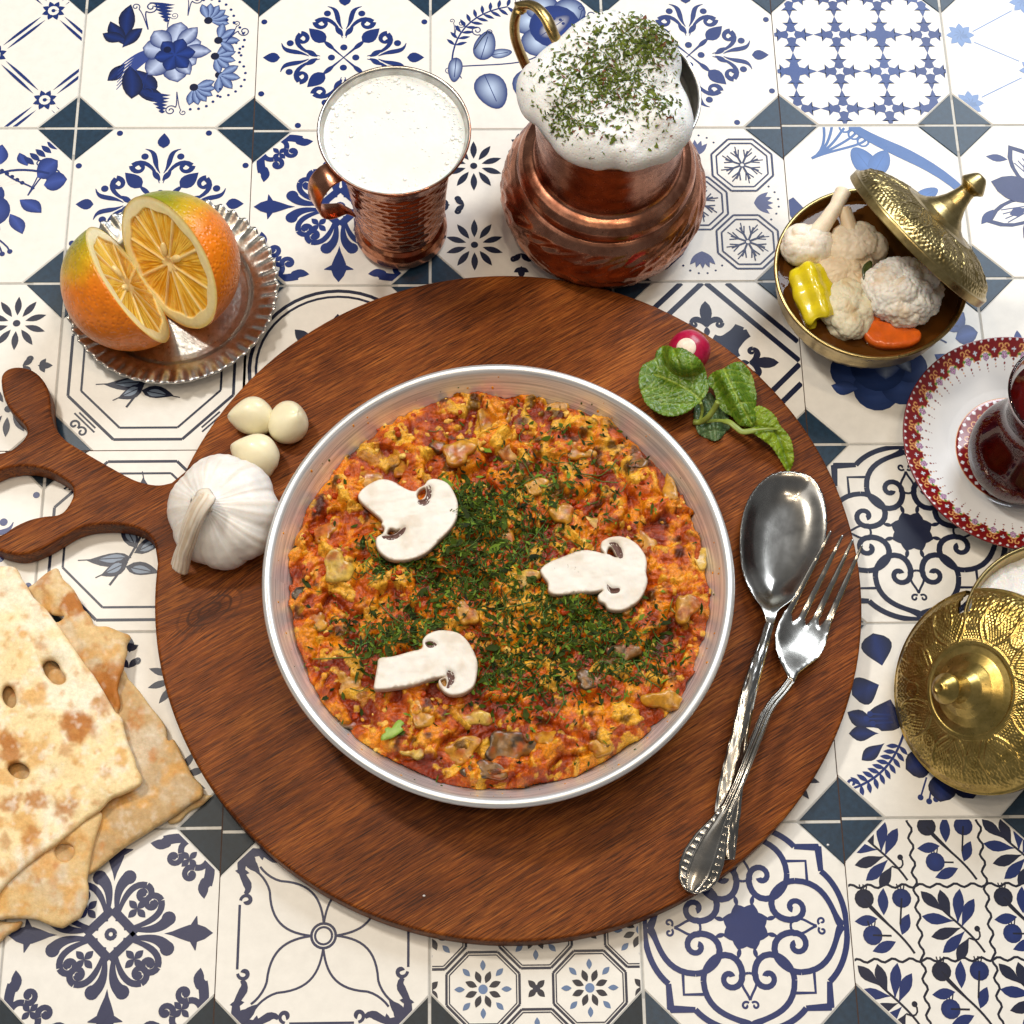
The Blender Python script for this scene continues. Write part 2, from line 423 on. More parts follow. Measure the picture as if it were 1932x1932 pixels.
def pt_F(p):
    def ros(x, y, r, n=10):
        for k in range(n):
            a = 360/n*k+90; p.leaf(x+r*.28*math.cos(R(a)), y+r*.28*math.sin(R(a)), a, r*.68, r*.11)
        p.dot(x,y,r*.12)
    for x in (-.55,.55):
        for y in (-.55,.55): ros(x*.93,y*.93,.34)
    def sp(): 
        p.leaf(0,.78,90,.16,.04); p.leaf(.02,.8,150,.12,.03); p.leaf(-.02,.8,30,.12,.03); p.leaf(0,.62,50,.14,.035); p.leaf(0,.62,130,.14,.035); p.spiral(.08,.7,.04,200,.9,.014); p.spiral(-.08,.7,.04,-20,.9,.014,sgn=-1)
        p.leaf(0,.05,90,.16,.045); p.leaf(0,.05,60,.14,.03); p.leaf(0,.05,120,.14,.03)
    p.rots(4, sp)
def octo(p, x, y, r, w):
    a = [(x+r*math.cos(R(22.5+45*k)), y+r*math.sin(R(22.5+45*k))) for k in range(9)]
    for k in range(8): p.ln([a[k],a[k+1]], w)
def pt_O(p):
    for x,y in ((-.55,.5),(.52,.5),(-.02,0),(-.55,-.5),(.52,-.5)):
        x *= 1.0
        octo(p,x,y,.37,.012); octo(p,x,y,.31,.010)
        for k in range(8):
            a = 45*k+22.5; o = p.push(a-90, at=(x,y)); p.ln([(0,.02),(0,.2)], .012); p.ln([(0,.1),(.05,.2)], .008); p.ln([(0,.1),(-.05,.2)], .008); p.ln([(0,.14),(.03,.25)], .007); p.m = o
    def c():
        for k in range(5): p.leaf(.0+.0,.62+.0,50+20*k,.22,.035,col=p.c*2+.05)
        for k in range(6): p.dot(.28*math.cos(R(40+20*k)),.62+.28*math.sin(R(40+20*k)),.013)
    p.rots(4, c); 
def pt_T(p):
    for x,y in ((-.5,-.53),(.5,-.53),(0,0),(-.5,.53),(.5,.53),(0,-1.06),(0,1.06),(-1,0),(1,0)):
        for r_,w_ in ((.37,.012),(.34,.006)):
            octo(p,x,y,r_,w_)
        for k in range(8):
            a = 45*k; p.leaf(x+.06*math.cos(R(a+22)),y+.06*math.sin(R(a+22)),a+22,.12,.03,col=NAVY*.6); p.leaf(x+.17*math.cos(R(a)),y+.17*math.sin(R(a)),a,.1,.026,col=np.array([.1,.17,.32]))
        p.dot(x,y,.045,col=np.array([.12,.2,.38]))
    for x,y in ((-1,-.53),(0,-.53),(1,-.53),(-1,.53),(0,.53),(1,.53),(-.5,0),(.5,0),(-.5,-1.03),(.5,-1.03)):
        for k in range(4): p.leaf(x,y,45+90*k,.11,.03,col=NAVY*.6)
        p.dot(x,y,.035)
def pt_B(p):
    for r_,w_ in ((.9,.016),(.76,.012)):
        a = r_*.97; b = r_*.4
        L = [(a,b),(b,a),(-b,a),(-a,b),(-a,-b),(-b,-a),(b,-a),(a,-b),(a,b)]
        for k in range(8): p.ln([L[k],L[k+1]], w_)
    g = np.array([.2,.26,.36])
    p.ln(bz((-.25,-.5),(-.05,-.2),(.1,.1),(.1,.4)), .012)
    for (x,y,a,L) in ((-.05,-.2,175,.45),(-.02,-.15,20,.4),(-.08,-.25,200,.3),(0,-.1,110,.35),(.05,0,60,.38),(.08,.1,150,.42),(.1,.25,30,.35),(.1,.35,95,.35),(.1,.35,140,.3),(-.1,-.3,-20,.35),(.08,.0,-15,.3)):
        p.leaf(x,y,a,L,.075,bend=.15,col=NAVY,k=.4); p.leaf(x+.06*math.cos(R(a)),y+.06*math.sin(R(a)),a+3,L*.62,.045,bend=.12,col=g,k=.4)
        p.ln([(x,y),(x+L*1.2*math.cos(R(a+8)),y+L*1.2*math.sin(R(a+8)))], .006)
    def c():
        o = p.push(-45, at=(.74,.74)); p.spiral(.06,.0,.06,180,1.1,.012); p.spiral(-.06,.0,.06,0,1.1,.012,sgn=-1); p.ln([(-.16,-.09),(.16,-.09)], .01); p.ln([(-.13,-.13),(.13,-.13)], .01); p.m = o
    p.rots(4, c)
def pt_C(p):
    p.ring(0,0,.93,.02,48); p.ring(0,0,.86,.014,48)
    for k in range(8):
        o = p.push(45*k); p.leaf(0,.4,90,.25,.07); p.leaf(0,.35,50,.2,.05); p.leaf(0,.35,130,.2,.05); p.ln([(0,.1),(0,.5)], .01); p.m = o
def fleur(p, x, y, a, s):
    o = p.push(a-90, s, (x,y)); p.leaf(0,.1,90,.75,.16,k=.55); p.ln(bz((0,.1),(.1,.3),(.35,.4),(.4,.2)), [.04,.09,.05]); p.spiral(.32,.17,.09,20,.8,[.06,.04],sgn=-1)
    p.ln(bz((0,.1),(-.1,.3),(-.35,.4),(-.4,.2)), [.04,.09,.05]); p.spiral(-.32,.17,.09,160,.8,[.06,.04]); p.leaf(0,.1,270,.3,.08); p.m = o
def pt_D(p):
    def q():
        p.ln([(.98,.25),(.25,.98)], .03); p.ln([(.98,.02),(.02,.98)], .03)
        o = p.push(0); fleur(p,0,.4,90,.42)
        p.ln(bz((.06,.3),(.2,.2),(.32,.35),(.36,.45)), [.05,.075,.05]); p.ln(bz((-.06,.3),(-.2,.2),(-.32,.35),(-.36,.45)), [.05,.075,.05]); p.m = o
        o = p.push(45); p.leaf(.0,.12,90,.25,.08); p.m = o
    p.rots(4, q)
def pt_X(p):
    g = .525; e = g/.4
    for i in range(-3,4):
        for j in range(-3,4):
            x, y = (i+.5)*g, (j+.5)*g*.98; t = rng.random()*.3
            cc = p.c*(1-t)+np.array([.06,.14,.42])*t; W_ = CREAM
            p.fan((x,y), [(x+g*.5*(1 if k % 2 else .32)*math.cos(R(45*k+45)) , y+g*.5*(1 if k % 2 else .32)*math.sin(R(45*k+45))) for k in range(8)], col=cc)
            for k in range(4):
                a = 90*k; p.fan((x+.13*e*math.cos(R(a)),y+.13*e*math.sin(R(a))), [(x+.2*e*math.cos(R(a+q))*m_, y+.2*e*math.sin(R(a+q))*m_) for q,m_ in ((-30,.75),(-14,.62),(0,1.0),(14,.62),(30,.75),(12,.4),(-12,.4))], col=cc)
            p.fan((x,y), [(x+.07*(1 if k % 2 else .45)*math.cos(R(45*k)), y+.07*(1 if k % 2 else .45)*math.sin(R(45*k))) for k in range(8)], col=W_)
def pt_L(p):
    for i in range(-2,3):
        for j in range(-2,3):
            x, y = i*.5+j*.0, j*.58
            x = (i*.5)*1.0+(.25 if j % 2 else 0); y = j*.36
            pass
    for (x,y) in [(a*.62,b*.62) for a in range(-2,3) for b in range(-2,3) if (a+b) % 2 == 0]:
        for k in range(8):
            p.leaf(x,y,45*k+22,.14,.035)
        p.ring(x,y,.045,.02,12,col=CREAM)
        for k in range(4):
            a = 45+90*k; d = np.array([math.cos(R(a)),math.sin(R(a))]); n_ = np.array([-d[1],d[0]])
            for s_ in (-.035,.035):
                q = np.array([x,y])+d*.15+n_*s_; p.leaf(q[0],q[1],a,.52,.018)
def petal(p, x, y, a, L, W, c1=None):
    p.leaf(x,y,a,L,W,col=p.c,col2=(np.array([.55,.62,.78]) if c1 is None else c1),k=.6,n=9)
def gz_flower(p, x, y, s, n=9, r0=0):
    o = p.push(r0, s, (x,y))
    for k in range(n): petal(p,.16*math.cos(R(360/n*k)),.16*math.sin(R(360/n*k)),360/n*k,.8,.24)
    for k in range(n-2): petal(p,0,0,360/(n-2)*k+17,.52,.17,c1=p.c*.7)
    p.dot(0,0,.12,col=p.c*.4); p.m = o
def curl(p, x, y, a, s, sg=1):
    o = p.push(a, s, (x,y), mir=sg < 0); p.spiral(.3,.2,.2,-150,1.4,.018,out=bz((0,-.5),(.05,-.2),(.05,0),(.12,.1),6)); p.spiral(-.1,.35,.12,-60,1.2,.014,out=bz((0,-.5),(0,-.1),(.02,.1),(-.04,.25),6)); p.m = o
def pt_K(p):
    for k in range(7): p.ln(bz((-.05,.05),(-.25,.12-.02*k),(-.42,.0-.04*k),(-.58,-.18-.05*k)), [.006,.018,.004],col=BLUE*1.5+.02)
    for k,(a,L,W) in enumerate(((78,.42,.14),(22,.36,.13),(-32,.34,.14),(-78,.44,.15),(-128,.42,.14),(172,.34,.15),(128,.36,.13),(50,.44,.1),(0,.46,.1),(-55,.4,.1))):
        p.leaf(.02,.05,a,L,W,col=p.c,col2=np.array([.45,.53,.74]),k=.62,n=9)
    for k in range(6): p.leaf(.06,.0,60*k+10,.24,.09,col=p.c*.6,col2=p.c*1.6,k=.6,n=8)
    p.dot(-.03,.07,.045,col=p.c*.3)
    for (x,y,a,L,W) in ((-.52,.2,75,.50,.10),(-.5,.12,110,.40,.09),(-.5,.2,150,.30,.08),(-.55,.1,40,.34,.08),(-.45,-.15,-95,.45,.12),(-.42,-.2,-60,.42,.11),(-.5,-.12,-140,.3,.08),(-.4,-.45,-40,.42,.09)):
        p.leaf(x,y,a,L,W,bend=.2,col=NAVY,col2=BLUE,k=.55,n=8)
    for (x,y,r_,n_) in ((.42,.48,50,6),(.30,-.45,-40,6),(.52,-.02,-15,5),(.55,.2,20,4),(.58,-.28,-30,4)):
        for k in range(n_): p.leaf(x,y,r_-60+120/(n_-1)*k,.25,.055,col=p.c,col2=np.array([.25,.35,.6]),n=7,k=.6)
        p.dot(x,y,.05,col=NAVY)
        for k in range(7): p.dot(x+.30*math.cos(R(r_-55+18*k)),y+.30*math.sin(R(r_-55+18*k)),.017)
    for (x,y,s_) in ((-.12,.74,-1),(-.10,-.52,-1)):
        for k in range(6): p.leaf(x-.16+.035*k,y+s_*.05*k,6,.30-.045*k,.024,bend=-.22)
    for a in ((-.34,.55,20,.42,1),(-.30,-.42,160,.36,-1),(.72,.32,-30,.34,1),(.14,-.68,190,.34,1),(.18,.72,0,.34,1),(-.05,.5,0,.25,1)): curl(p,*a)
def rleaf(p, x, y, a, L, W, col, col2):
    t = np.linspace(0,2*np.pi,22,endpoint=False); X = L*(.5-.5*np.cos(t)); Yy = W*np.sin(t)*(1-.35*X/L); ca, sa = math.cos(R(a)), math.sin(R(a))
    rim = [(x+ca*u-sa*v, y+sa*u+ca*v) for u,v in zip(X,Yy)]; c = (x+ca*L*.42, y+sa*L*.42); p.fan(c, rim, col, col2)
    p.ln([(x,y),(x+ca*L*.8,y+sa*L*.8)], .005, col=col)
def pt_H(p):
    # fern sprig and berries
    pts = bz((-.75,-.05),(-.72,.35),(-.5,.62),(-.1,.7),12); p.ln(pts, .01)
    for k in range(2,12):
        d = pts[k]-pts[k-1]; a = math.degrees(math.atan2(d[1],d[0]))
        p.leaf(*pts[k],a+60,.13,.022); p.leaf(*pts[k],a-60,.15,.022)
    lg = np.array([.5,.62,.82])
    for (x,y,a,L,W) in ((-.42,-.05,75,.42,.15),(-.38,-.25,-70,.50,.22),(.05,-.2,-60,.58,.26),(-.7,-.02,-95,.34,.10),(-.3,.02,10,.25,.08),(.40,-.2,-20,.4,.17)):
        rleaf(p,x,y,a,L,W,p.c,lg)
    for (x,y,r) in ((.15,.5,.2),(.3,.7,.2),(.62,.62,.2),(.72,.35,.18),(.55,.15,.2),(.25,.2,.2)): lobe(p,x,y,r,p.c,lg)
    lobe(p,.45,.42,.30,p.c,p.c*1.6)
    rleaf(p,.28,.28,40,.45,.13,p.c,CREAM)
    p.ln(bz((-.75,-.15),(-.3,-.1),(.1,-.15),(.3,.05)), .008)
    for k in range(5): p.dot(.46+.09*math.cos(R(50*k)),.46+.07*math.sin(R(50*k)),.02,col=p.c)
    for a in ((-.72,.4,0,.28,1),(-.4,.25,-30,.35,-1),(-.7,-.2,30,.25,-1),(.75,.55,-20,.35,1),(.0,.75,0,.25,1)): curl(p,*a)
def pt_H2(p):
    for (x,y,a,L,W) in ((-.45,.55,100,.35,.16),(-.5,.35,200,.3,.15),(-.4,.2,250,.35,.17),(-.55,-.1,150,.34,.09),(-.55,-.15,180,.3,.08),(-.5,-.25,215,.3,.07),(0,-.4,200,.34,.14),(.08,-.5,255,.36,.14),(.2,-.5,290,.34,.14),(.35,.3,50,.5,.2),(.3,.2,-20,.5,.2)):
        p.leaf(x,y,a,L,W,col=NAVY,col2=BLUE*.8,k=.62,n=9)
    pts = bz((-.3,-.15),(-.4,-.4),(-.55,-.6),(-.85,-.7),12); p.ln(pts, .012); p.spiral(-.86,-.65,.05,-90,1,.014,sgn=-1)
    for k in range(2,11):
        d = pts[k]-pts[k-1]; a = math.degrees(math.atan2(d[1],d[0]))
        p.leaf(*pts[k],a+65,.12,.024); p.leaf(*pts[k],a-65,.13,.024)
    for (x,y) in ((-.2,-.8),(-.12,-.84),(-.05,-.82),(-.62,.05),(-.66,.0),(-.6,-.05)):
        p.dot(x,y,.03); p.ln([(x,y),(x*.7+.02,y*.75)], .009)
def lobe(p, x, y, r, col, col2, hx=0, hy=0):
    p.layer += 1; rim = [(x+r*math.cos(q), y+r*math.sin(q)) for q in np.linspace(0,2*np.pi,18,endpoint=False)]
    for i in range(18): p.poly([(x+hx*r,y+hy*r), rim[i], rim[(i+1) % 18]], np.array([col2,col,col]))
def pt_J(p):
    d = p.c; m_ = p.c*2+.02; lg = np.array([.35,.43,.60])
    for (x,y,r) in ((-.55,.12,.17),(.12,.12,.16),(-.46,-.14,.24),(-.22,-.36,.25),(.05,-.32,.22),(.16,-.08,.20),(-.18,-.08,.30)): lobe(p,x,y,r,d,m_)
    p.leaf(-.48,-.08,42,.62,.17,col=d*.6,col2=d,k=.5,bend=.25,n=10); p.leaf(-.30,-.06,28,.40,.12,col=lg,col2=CREAM,k=.5,bend=.1,n=10)
    p.leaf(.02,.20,-95,.45,.16,col=m_,col2=lg,k=.5,bend=-.2,n=10); p.leaf(-.02,.18,-60,.40,.10,col=d,col2=lg,k=.5,n=9)
    for (x,y,a,L,W) in ((-.42,-.35,160,.28,.09),(.36,-.12,-70,.3,.08),(.45,.06,-45,.3,.09),(.2,.52,80,.26,.09),(.62,.35,35,.3,.13),(.7,.25,5,.26,.12),(.5,.5,110,.2,.06)): p.leaf(x,y,a,L,W,bend=.2,n=8,col=d,col2=m_)
    p.ln(bz((0,.2),(.1,.45),(.4,.5),(.75,.4)), .014); p.ln(bz((.25,.42),(.35,.3),(.5,.28),(.6,.2)), .010)
    for (x,y) in ((.24,-.58),(.32,-.63),(.40,-.60)): p.dot(x,y,.03); p.ln(bz((.2,-.35),(.22,-.45),(x-.03,y+.1),(x,y),6), .010)
    for k in range(6): p.leaf(.45+.06*k,.62+.05*k,-40,.16,.035)
def pt_J1(p):
    pt_J(p)
    for k in range(5): p.ln([(.1,.2),(.2+.05*k,.4-.03*k)], .006,col=CREAM); p.dot(.22+.06*k,.44-.04*k,.025,col=p.c*.7)
    curl(p,.62,.35,-20,.5,1)
def pt_P(p):
    lb = np.array([.05,.13,.36])
    for (x,y,a,m) in ((-.62,.62,-45,1),(.62,-.6,135,1)):
        o = p.push(a, .9, (x,y))
        for k in range(5): p.ln(bz((0,-.1),(.1+.0*k,.2),(.35-.18*k,.5),(.3-.15*k,.62-.04*k)), .018,col=lb); p.ring(.3-.15*k,.55,.07,.014,12,col=lb)
        p.m = o
    p.ln(bz((-.2,1),(.1,.7),(.6,.6),(1,.1)), [.05,.08,.05],col=lb); p.ln(bz((-1,.0),(-.8,-.3),(-.7,-.5),(-.3,-1)), [.08,.12,.06])
    p.ln(bz((.0,.35),(.1,.0),(.3,-.2),(.3,-.9)), .016,col=lb)
    for (x,y,a,L,W) in ((0,.35,120,.4,.16),(0,.35,60,.35,.14),(0,.35,200,.25,.12),(.45,.0,30,.3,.1),(-.3,-.3,200,.4,.14),(-.35,-.1,170,.3,.1)): rleaf(p,x,y,a,L,W,lb,lb*1.35)
    p.spiral(.55,-.1,.16,180,1.3,.016)
def pt_E(p):
    for k in range(9):
        a = 40*k; r_ = .62+.12*(k % 2)
        p.leaf(.1*math.cos(R(a)),.1*math.sin(R(a)),a,r_,.17,col=INK*1.5)
        p.leaf(.14*math.cos(R(a)),.14*math.sin(R(a)),a,r_-.12,.13,col=CREAM)
        for q in (-8,-3,3,8): p.ln([(.15*math.cos(R(a)),.15*math.sin(R(a))),((r_-.12)*math.cos(R(a+q)),(r_-.12)*math.sin(R(a+q)))], .007)
        p.leaf(.35*math.cos(R(a)),.35*math.sin(R(a)),a,.2,.06,col=INK*2)
    p.dot(0,0,.16); p.dot(0,0,.08,col=CREAM)
    for k in range(6): p.leaf(.7*math.cos(R(60*k+10)),.7*math.sin(R(60*k+10)),60*k+50,.25,.05)
def pt_Nn(p):
    c_ = np.array([.16,.26,.5])
    for (x,y) in ((0,.72),(0,-.25),(-.8,.25),(.8,.25),(-.8,-.7),(.8,-.7)):
        for k in range(8): p.leaf(x,y,45*k,.17,.045,col=c_); p.leaf(x,y,45*k+22,.1,.03,col=c_*.8)
    for s_ in (-1,1):
        p.ln([(s_*.15,.6),(s_*.65,.3)], .007,col=c_); p.ln([(s_*.15,-.12),(s_*.65,.15)], .007,col=c_); p.ln([(s_*.15,-.35),(s_*.65,-.62)], .007,col=c_)
def pt_R(p):
    p.ring(0,0,.115,.013,24); p.ring(0,0,.08,.011,24)
    def half():
        p.ln(bz((.0,.115),(.03,.35),(.12,.5),(.42,.52),14), .011); p.ln(bz((.42,.52),(.5,.54),(.58,.6),(.62,.66),6), .011)
        p.ln([(.0,.8),(.3,.8)], .012); p.spiral(.34,.735,.06,90,.9,[.014,.025],sgn=-1)
        p.ln(bz((.4,.75),(.5,.66),(.56,.86),(.74,.78),10), [.02,.04,.03,.05]); p.leaf(.66,.66,45,.2,.06); p.leaf(.6,.72,80,.14,.03)
    p.rots(4, half, mir=True)
    p.rots(4, lambda: p.leaf(.6,.62,45,.26,.05), off=0)
def pt_W(p):
    for i,x in enumerate((-.34,.34)): p.ln([(x+.022*math.sin(k*1.25),-1+2*k/60) for k in range(61)], .012,col=NAVY*.6)
    for i,y in enumerate((-.36,.34)): p.ln([(-1+2*k/60,y+.018*math.sin(k*1.25)) for k in range(61)], .012,col=NAVY*.6)
    for i in range(3):
        for j in range(3):
            x, y = (i-1)*.67, (j-1)*.69; o = p.push(0, .62, (x,y))
            p.ln(bz((.42,-.48),(.2,-.1),(-.1,.05),(-.3,.35)), .018,col=NAVY*.6)
            if (i+j) % 2 == 0:
                for (a,b,g,L) in ((.1,-.1,190,.5),(.15,-.15,215,.5),(.0,.0,165,.5),(-.05,.05,100,.45),(.05,-.05,75,.55),(-.15,.15,130,.45),(.1,-.1,55,.5),(.2,-.25,230,.4)): p.leaf(a,b,g,L,.09,bend=.1,col=(BLUE*.8 if (g % 2) else NAVY),k=.6)
                p.dot(.34,-.12,.045,col=NAVY*.6); p.ln(bz((.34,-.12),(.42,-.2),(.36,-.36),(.2,-.26),6), .014, col=NAVY*.6)
            else:
                for (a,b,r_,cc) in ((-.28,.36,.15,NAVY*.7),(.3,.36,.15,BLUE*.6),(-.2,-.2,.15,BLUE*.7)):
                    p.dot(a,b,r_,col=cc,col2=cc*1.5); p.ln([(a,b),(a*.3+.15,b*.3-.15)], .014,col=NAVY*.6)
                    for q in (-.04,0,.04): p.ln([(a+q,b+r_*.9),(a+q*1.5,b+r_+.07)], .01,col=NAVY*.6)
                for (a,b,g,L) in ((0,.1,80,.42),(.25,-.2,60,.35),(-.1,.05,180,.36),(.15,-.3,195,.4)): p.leaf(a,b,g,L,.085,bend=.1,col=BLUE*.8)
            p.m = o
def pt_V(p):
    for (x,y,a) in ((-.5,-.5,60),(-.1,-.7,80),(.4,-.5,110),(-.7,.1,30)):
        o = p.push(a-90, 1, (x,y)); p.ln([(0,0),(.03,.9)], .008,col=BLUE*.9)
        for k in range(5): p.leaf(.0,.1+.17*k,150,.2,.045,col=BLUE*1.2); p.leaf(0,.16+.17*k,30,.2,.045,col=BLUE*1.0)
        p.m = o
PAT = {'M':pt_M,'S':pt_S,'Q':pt_Q,'F':pt_F,'O':pt_O,'T':pt_T,'B':pt_B,'C':pt_C,'D':pt_D,'X':pt_X,'L':pt_L,'K':pt_K,'H':pt_H,'h':pt_H2,'J':pt_J,'j':pt_J1,'P':pt_P,'E':pt_E,'N':pt_Nn,'R':pt_R,'W':pt_W,'V':pt_V}
LAY = {-2:'MFHKOMQS', -1:'LKMHMXNM', 0:'jMSFOPEM', 1:'FBCCDJVM', 2:'MBMSMQMK', 3:'SFDKFhFS', 4:'WSRTQWWM', 5:'XBMKDSFO'}   # one letter per tile, first letter is the column left of the frame's edge
def tile_offset(c, r_):
    if c <= 0: return (.2 if r_ == 1 else 0, 0)
    if c <= 3: return (0, -.2+.08*(c-1))
    return (0, .1)
tm = attrmat('printed_tile', rough=.36, nscale=1.6, namt=.05, bscale=14, bstr=.3, bdist=.012, coat=0.0, rvar=.08, spec=.36)
cornerm = solid('dark_blue_tile', (.010,.032,.062), .36, spec=.35, ns=3, var=.3, bs=16, bstr=.25, bd=.012)
cornerm2 = solid('slate_tile', (.007,.016,.026), .36, spec=.25, ns=3, var=.3, bs=16, bstr=.25, bd=.012)
groutm = solid('grout', (.42,.41,.385), .7, var=.1); lgroutm = solid('pale_grout', (.58,.56,.52), .6, var=.08)
seamm = solid('seam', (.05,.022,.012), .8)
X0, X1, Y0, Y1 = -21, 71, -61, 21
V = [(X0,Y0,-.05),(X1,Y0,-.05),(X1,Y1,-.05),(X0,Y1,-.05),(X0,Y0,-2.5),(X1,Y0,-2.5),(X1,Y1,-2.5),(X0,Y1,-2.5)]
table = obj('table', V, [(0,1,2,3),(7,6,5,4),(0,4,5,1),(1,5,6,2),(2,6,7,3),(3,7,4,0)], groutm, smooth=False, kind='structure', loc=(0,0,0))
trimesh = {}
CUT = 2.2
for r_ in range(-2,6):
    for c in range(-2,7):
        row = LAY[r_]
        k = row[(c+1) % 8] if c >= -1 else row[5]
        dx, dy = tile_offset(c, r_)
        x0, y0 = c*10+dx, -r_*10+dy
        iL = .03 if c in (1,4) else .085; iR = .03 if c in (0,3) else .085
        iT = .03 if (r_ == 2 and c <= 0) else .085; iB = .03 if (r_ == 1 and c <= 0) else .085
        xl, xr, yt, yb = iL, 10-iR, -iT, -10+iB
        O8 = [(CUT,yt),(xl,-CUT),(xl,-10+CUT),(CUT,yb),(10-CUT,yb),(xr,-10+CUT),(xr,-CUT),(10-CUT,yt)]
        ctr = np.array([5,-5.]); h = []
        u8 = [((x-5)/5,(y+5)/5) for x,y in O8]
        for i in range(8):
            a = np.array(u8[i]); b = np.array(u8[(i+1) % 8]); n_ = np.array([b[1]-a[1],-(b[0]-a[0])]); n_ /= np.linalg.norm(n_); h.append((n_[0],n_[1],n_@a-.006))
        p = Pen(h)
        if k in 'FBTC': p.c = NAVY
        elif k in 'O': p.c = INK
        elif k in 'Q': p.c = BLUE*.8 if r_ == 4 else NAVY*1.1
        elif k in 'R': p.c = INK*.9
        elif k == 'J': p.c = np.array([.012,.035,.14])
        elif k == 'S' and r_ == 4: p.c = np.array([.012,.018,.075])
        elif k == 'D': p.c = NAVY*1.2
        if k == 'F': o_ = p.push(0,1.0)
        PAT[k](p)
        Vv = [(x,y,0) for x,y in O8]+[(x+(.04 if x > 5 else -.04),y+(.04 if y > -5 else -.04),-.05) for x,y in O8]
        F = [tuple(range(8))]+[(i,8+i,8+(i+1) % 8,(i+1) % 8) for i in range(8)]
        cc = [tuple(CREAM)]*16
        for L, pl in p.q:
            z = .002+(L % 30)*.0007; o_ = len(Vv)
            Vv += [(5+q[0]*5,-5+q[1]*5,z) for q in pl]; cc += [q[2:] for q in pl]
            ar = sum(pl[i][0]*pl[(i+1) % len(pl)][1]-pl[(i+1) % len(pl)][0]*pl[i][1] for i in range(len(pl)))
            idx = tuple(range(o_,o_+len(pl))); F.append(idx if ar > 0 else idx[::-1])
        a0 = sum(O8[i][0]*O8[(i+1) % 8][1]-O8[(i+1) % 8][0]*O8[i][1] for i in range(8))
        if a0 < 0: F[0] = F[0][::-1]
        Vv = np.array(Vv)+np.array([x0,y0,0])
        obj('tile', Vv, F, tm, table, smooth=False, col=np.array(cc))
        # corner triangles
        lg = CUT-.24
        for q,(ax,ay,sx,sy) in enumerate(((iL,-iT,1,-1),(10-iR,-iT,-1,-1),(iL,-10+iB,1,1),(10-iR,-10+iB,-1,1))):
            mt_ = cornerm2 if (r_ >= 2 and c <= 2) else cornerm
            key = (q, mt_.name, iL if sx > 0 else iR)
            if key not in trimesh:
                t3 = [(0,0),(lg*sx,0),(0,lg*sy)]; b3 = [(-.0*sx,-.0*sy),((lg+.05)*sx,0),(0,(lg+.05)*sy)]
                if sx*sy < 0: t3 = [t3[0],t3[2],t3[1]]; b3 = [b3[0],b3[2],b3[1]]
                VV = [(x,y,-.004) for x,y in t3]+[(x,y,-.05) for x,y in b3]
                trimesh[key] = mkmesh('corner_tile', VV, [(0,1,2),(0,3,4,1),(1,4,5,2),(2,5,3,0)], mt_, smooth=False)
            o = bpy.data.objects.new('corner_tile', trimesh[key]); COL.objects.link(o); o.parent = table
            o.location = Vector(((x0+ax)*S,(y0+ay)*S,0))
# pale lines crossing the blue diamonds, and the dark seams between the sheets
for r_ in range(-2,7):
    for c in range(-2,8):
        dx, dy = tile_offset(c, r_); X, Y = c*10+dx, -r_*10+dy; L = 1.75; w_ = .07; VV = []; FF = []
        dxl, dyl = tile_offset(c-1, r_)
        bars = [(X,Y-w_,X+L,Y+w_),(c*10+dxl-L,-r_*10+dyl-w_,c*10+dxl,-r_*10+dyl+w_)]
        if c not in (1,4): bars.append((X-w_,Y-L,X+w_,Y-w_-.001)); bars.append((X-w_,Y+w_+.001,X+w_,Y+L))
        for a,b,d,e in bars:
            o_ = len(VV); VV += [(a,b,-.03),(d,b,-.03),(d,e,-.03),(a,e,-.03)]; FF.append((o_,o_+1,o_+2,o_+3))
        if (X0+2 < X < X1-2) and (Y0+2 < Y < Y1-2): obj('grout_line', VV, FF, lgroutm, table, smooth=False)
for a,b,d,e in ((9.965,Y0,10.035,Y1),(39.96,Y0,40.04,Y1),(X0,-20.04,9.96,-19.96)):
    obj('seam', [(a,b,-.01),(d,b,-.01),(d,e,-.01),(a,e,-.01)], [(0,1,2,3)], seamm, table, smooth=False)
